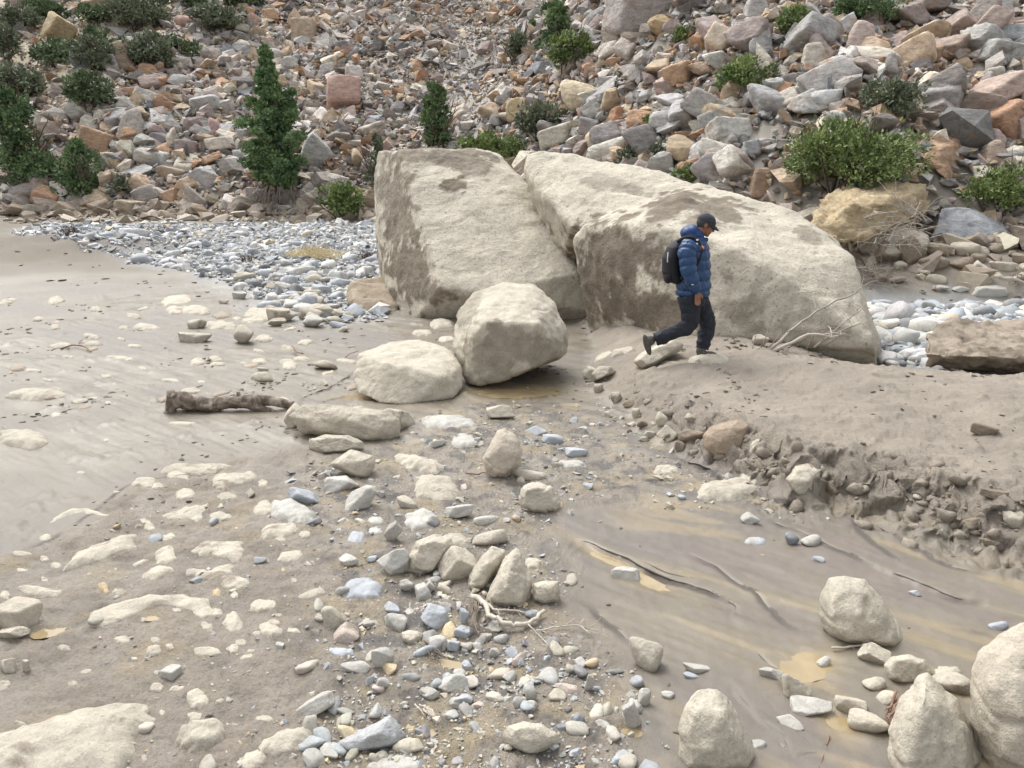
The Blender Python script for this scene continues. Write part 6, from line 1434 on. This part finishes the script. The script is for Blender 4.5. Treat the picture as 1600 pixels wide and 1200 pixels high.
    for t in tt:
        u = np.interp(t, range(8), [c[0] for c in ctr]); v = np.interp(t, range(8), [c[1] for c in ctr]); bf = baffle(t / 7, 8.5, .13)
        rings.append((J(u, v), np.interp(t, range(8), rx) * bf, np.interp(t, range(8), ry) * bf, 0))
    jp = [loft(rings, 40)]
    for s, arm in {-1: [J(1078, 380, -.155), J(1073, 396, -.23), J(1076, 424, -.27), J(1090, 457, -.255)], 1: [J(1088, 382, .15), J(1088, 398, .20), J(1088, 424, .25), J(1098, 454, .23)]}.items():
        P_ = np.array(arm); t_ = np.linspace(0, 3, 90); Q_ = np.stack([np.interp(t_, range(4), P_[:, i]) for i in range(3)], -1)
        for _ in range(12): Q_[1:-1] = (Q_[:-2] + Q_[1:-1] * 2 + Q_[2:]) / 4
        r = np.interp(t_, [0, .6, 1.5, 2.4, 2.9, 3], [.088, .112, .098, .084, .064, .05]) * baffle(t_ / 3, 7, .19); jp.append(tube_np([(Q_, r)], 24))
    o = fuse('jacket', jp, .0075, 1, M_JK, rt, org)
    V, N = mesh_arrays(o.data); V = V + N * (.010 * fb3(V * np.array([14, 14, 9]), 3))[:, None]; o.data.vertices.foreach_set('co', V.astype(np.float32).ravel()); o.data.update()
    hp = [ell(J(1074, 363), (.085, .12, .075), 3, roty(-.5)), ell(J(1081, 362), (.085, .125, .085), 3), ell(J(1086, 367), (.10, .13, .07), 3), tube_np([([J(1071, 362, -.07), J(1080, 371, -.105), J(1094, 377, -.09), J(1105, 374, -.04)], [.032, .038, .034, .026])], 12), tube_np([([J(1071, 362, .07), J(1080, 371, .105), J(1094, 377, .09), J(1105, 374, .04)], [.032, .038, .034, .026])], 12)]
    fuse('hood', hp, .007, 2, plain('navy_hood_fabric', (.012, .045, .15), .5, 40, .2, .003), rt, org)
    # hair, cap, brim
    V, T = ell(H(-.020, 0, .018), (.100, .082, .088), 4, hr); k = ((V - H(0, 0, 0)) @ hr); kp = k[:, 0] < .035; TT = T[kp[T].all(1)]; link('hair', mesh_np('hair', V - org, TT, None, True, M_HAIR), rt)
    V, T = ell(H(-.012, 0, .040), (.112, .090, .092), 4, hr); V = V + (.004 * fb3(V * 20, 2))[:, None] * np.array([0, 0, 1]); kk = ((V - H(0, 0, 0)) @ hr); TT = T[(kk[:, 2] > .028)[T].all(1)]; cap = link('cap', mesh_np('cap', V - org, TT, None, True, M_CAP), rt)
    V = []; n_ = 16
    for a in range(n_ + 1):
        th = math.pi * (a / n_ - .5); y = .078 * math.sin(th); drop = -.30 * y * y * 10
        for q, dz in ((0, .008), (.55, .003), (1, -.012)): x = .082 * math.cos(th) * .6 + .015 + q * .105 * math.cos(th) ** .6 ; V.append(H(x, y * (1 - .12 * q), .036 + dz + drop - .10 * x * q))
    n0 = len(V); V += [p - hr @ np.array([0, 0, .006]) for p in V]; T = []
    for a in range(n_):
        for q in range(2): p = a * 3 + q; T += [(p, p + 1, p + 4, p + 3), (p + n0, p + 3 + n0, p + 4 + n0, p + 1 + n0)]
        p = a * 3 + 2; T += [(p, p + n0, p + 3 + n0, p + 3)]
    link('brim', mesh_np('brim', np.array(V) - org, T, None, True, M_CAP), cap)
    V, T = ell(H(.082, -.028, .082), (.012, .012, .014), 2, hr); link('cap_badge', mesh_np('cap_badge', V - org, T, None, True, M_WH), cap)
    # orange star patch and small print, sitting just proud of the cloth
    jk = [c for c in rt.children if c.name.startswith('jacket')][0]
    from mathutils.bvhtree import BVHTree
    bv = BVHTree.FromPolygons([v.co for v in jk.data.vertices], [p.vertices[:] for p in jk.data.polygons])
    def on(u, v):
        o_ = Vector((0, 0, CAM_H)) - Vector(org); d = Vector(ray(u, v)); hit = bv.ray_cast(o_, d.normalized()); return hit[0], hit[1]
    def decal(u, v, shape, mat, nm, sz):
        p, nn = on(u, v)
        if p is None: return
        q = nn.to_track_quat('Z', 'Y').to_matrix(); c = p + nn * .004; V = [c + q @ Vector((x * sz, y * sz, 0)) for x, y in shape]; V2 = [x - nn * .003 for x in V]; n_ = len(V)
        bm = bmesh.new(); a = [bm.verts.new(x) for x in V]; b_ = [bm.verts.new(x) for x in V2]; bm.faces.new(a)
        for i in range(n_): bm.faces.new([a[i], b_[i], b_[(i + 1) % n_], a[(i + 1) % n_]])
        bmesh.ops.triangulate(bm, faces=bm.faces); me = bpy.data.meshes.new(nm); bm.to_mesh(me); bm.free(); me.materials.append(mat); link(nm, me, rt)
    star = [(math.cos(math.pi / 2 + i * math.pi / 4) * (1 if i % 2 == 0 else .38), math.sin(math.pi / 2 + i * math.pi / 4) * (1 if i % 2 == 0 else .38)) for i in range(8)]
    box = [(-1, -.45), (1, -.45), (1, .45), (-1, .45)]
    decal(1098, 386, star, M_OR, 'star_patch', .030); decal(1082, 444.5, box, M_WH, 'sleeve_print', .014)
    # backpack: a thing of its own, worn on the back
    bo = J(1052, 440); bp = empty('backpack', bo, 'black rucksack on the back of the walking man', 'backpack')
    pk = [loft([(J(1055, 441), .05, .10, .15), (J(1054, 436), .085, .145, .15), (J(1050, 422), .10, .16, .12), (J(1051, 400), .095, .155, .05), (J(1056, 385), .085, .14, 0), (J(1062, 376), .055, .11, 0), (J(1064, 373), .02, .05, 0)], 28)]
    pk = [loft([((c + np.array([0, .02, 0])), rx_ * 1.0, ry_, tl) for c, rx_, ry_, tl in [(J(1058, 443), .04, .09, .15), (J(1055, 438), .095, .145, .15), (J(1050, 424), .115, .165, .1), (J(1050, 402), .110, .16, .05), (J(1056, 386), .095, .145, 0), (J(1062, 377), .06, .11, 0), (J(1064, 373), .02, .05, 0)]], 28)]
    o = fuse('pack_body', pk, .010, 3, M_BK, bp, bo)
    V, T = ell(J(1045, 428) + np.array([0, 0, 0]), (.060, .13, .115), 3, roty(.12)); link('front_pocket', mesh_np('front_pocket', V - bo, T, None, True, M_BK), bp)
    for s in (-1, 1):
        st = [J(1058, 378, s * .11), J(1070, 371, s * .14), J(1082, 371, s * .155), J(1092, 379, s * .17), J(1096, 392, s * .185), J(1092, 408, s * .20), J(1080, 425, s * .20), J(1064, 436, s * .16)]
        P_ = np.array(st); P_[:, 0] += 0; t_ = np.linspace(0, 7, 40); Q_ = np.stack([np.interp(t_, range(8), P_[:, i]) for i in range(3)], -1)
        for _ in range(3): Q_[1:-1] = (Q_[:-2] + Q_[1:-1] * 2 + Q_[2:]) / 4
        V, T = tube_np([(Q_, .022)], 8); link('shoulder_strap', mesh_np('shoulder_strap', V - bo, T, None, True, M_BK), bp)
    V, T = tube_np([([J(1044, 394, -.168), J(1043, 404, -.175), J(1043, 410, -.178)], [.004, .005, .009])], 6); link('zip_pull', mesh_np('zip_pull', V - bo, T, None, True, M_WH), bp)
    V, T = join([ell(J(1089.5, 375, -.20), (.016, .006, .010), 2), ell(J(1089, 381, -.215), (.011, .006, .011), 2)]); link('strap_buckle', mesh_np('strap_buckle', V - bo, T, None, True, M_WH), bp)
    V, T = tube_np([([J(1060, 379), J(1063, 372), J(1067, 376)], [.008, .009, .008])], 6); link('carry_loop', mesh_np('carry_loop', V - bo, T, None, True, M_BK), bp)
man()
finish_labels()
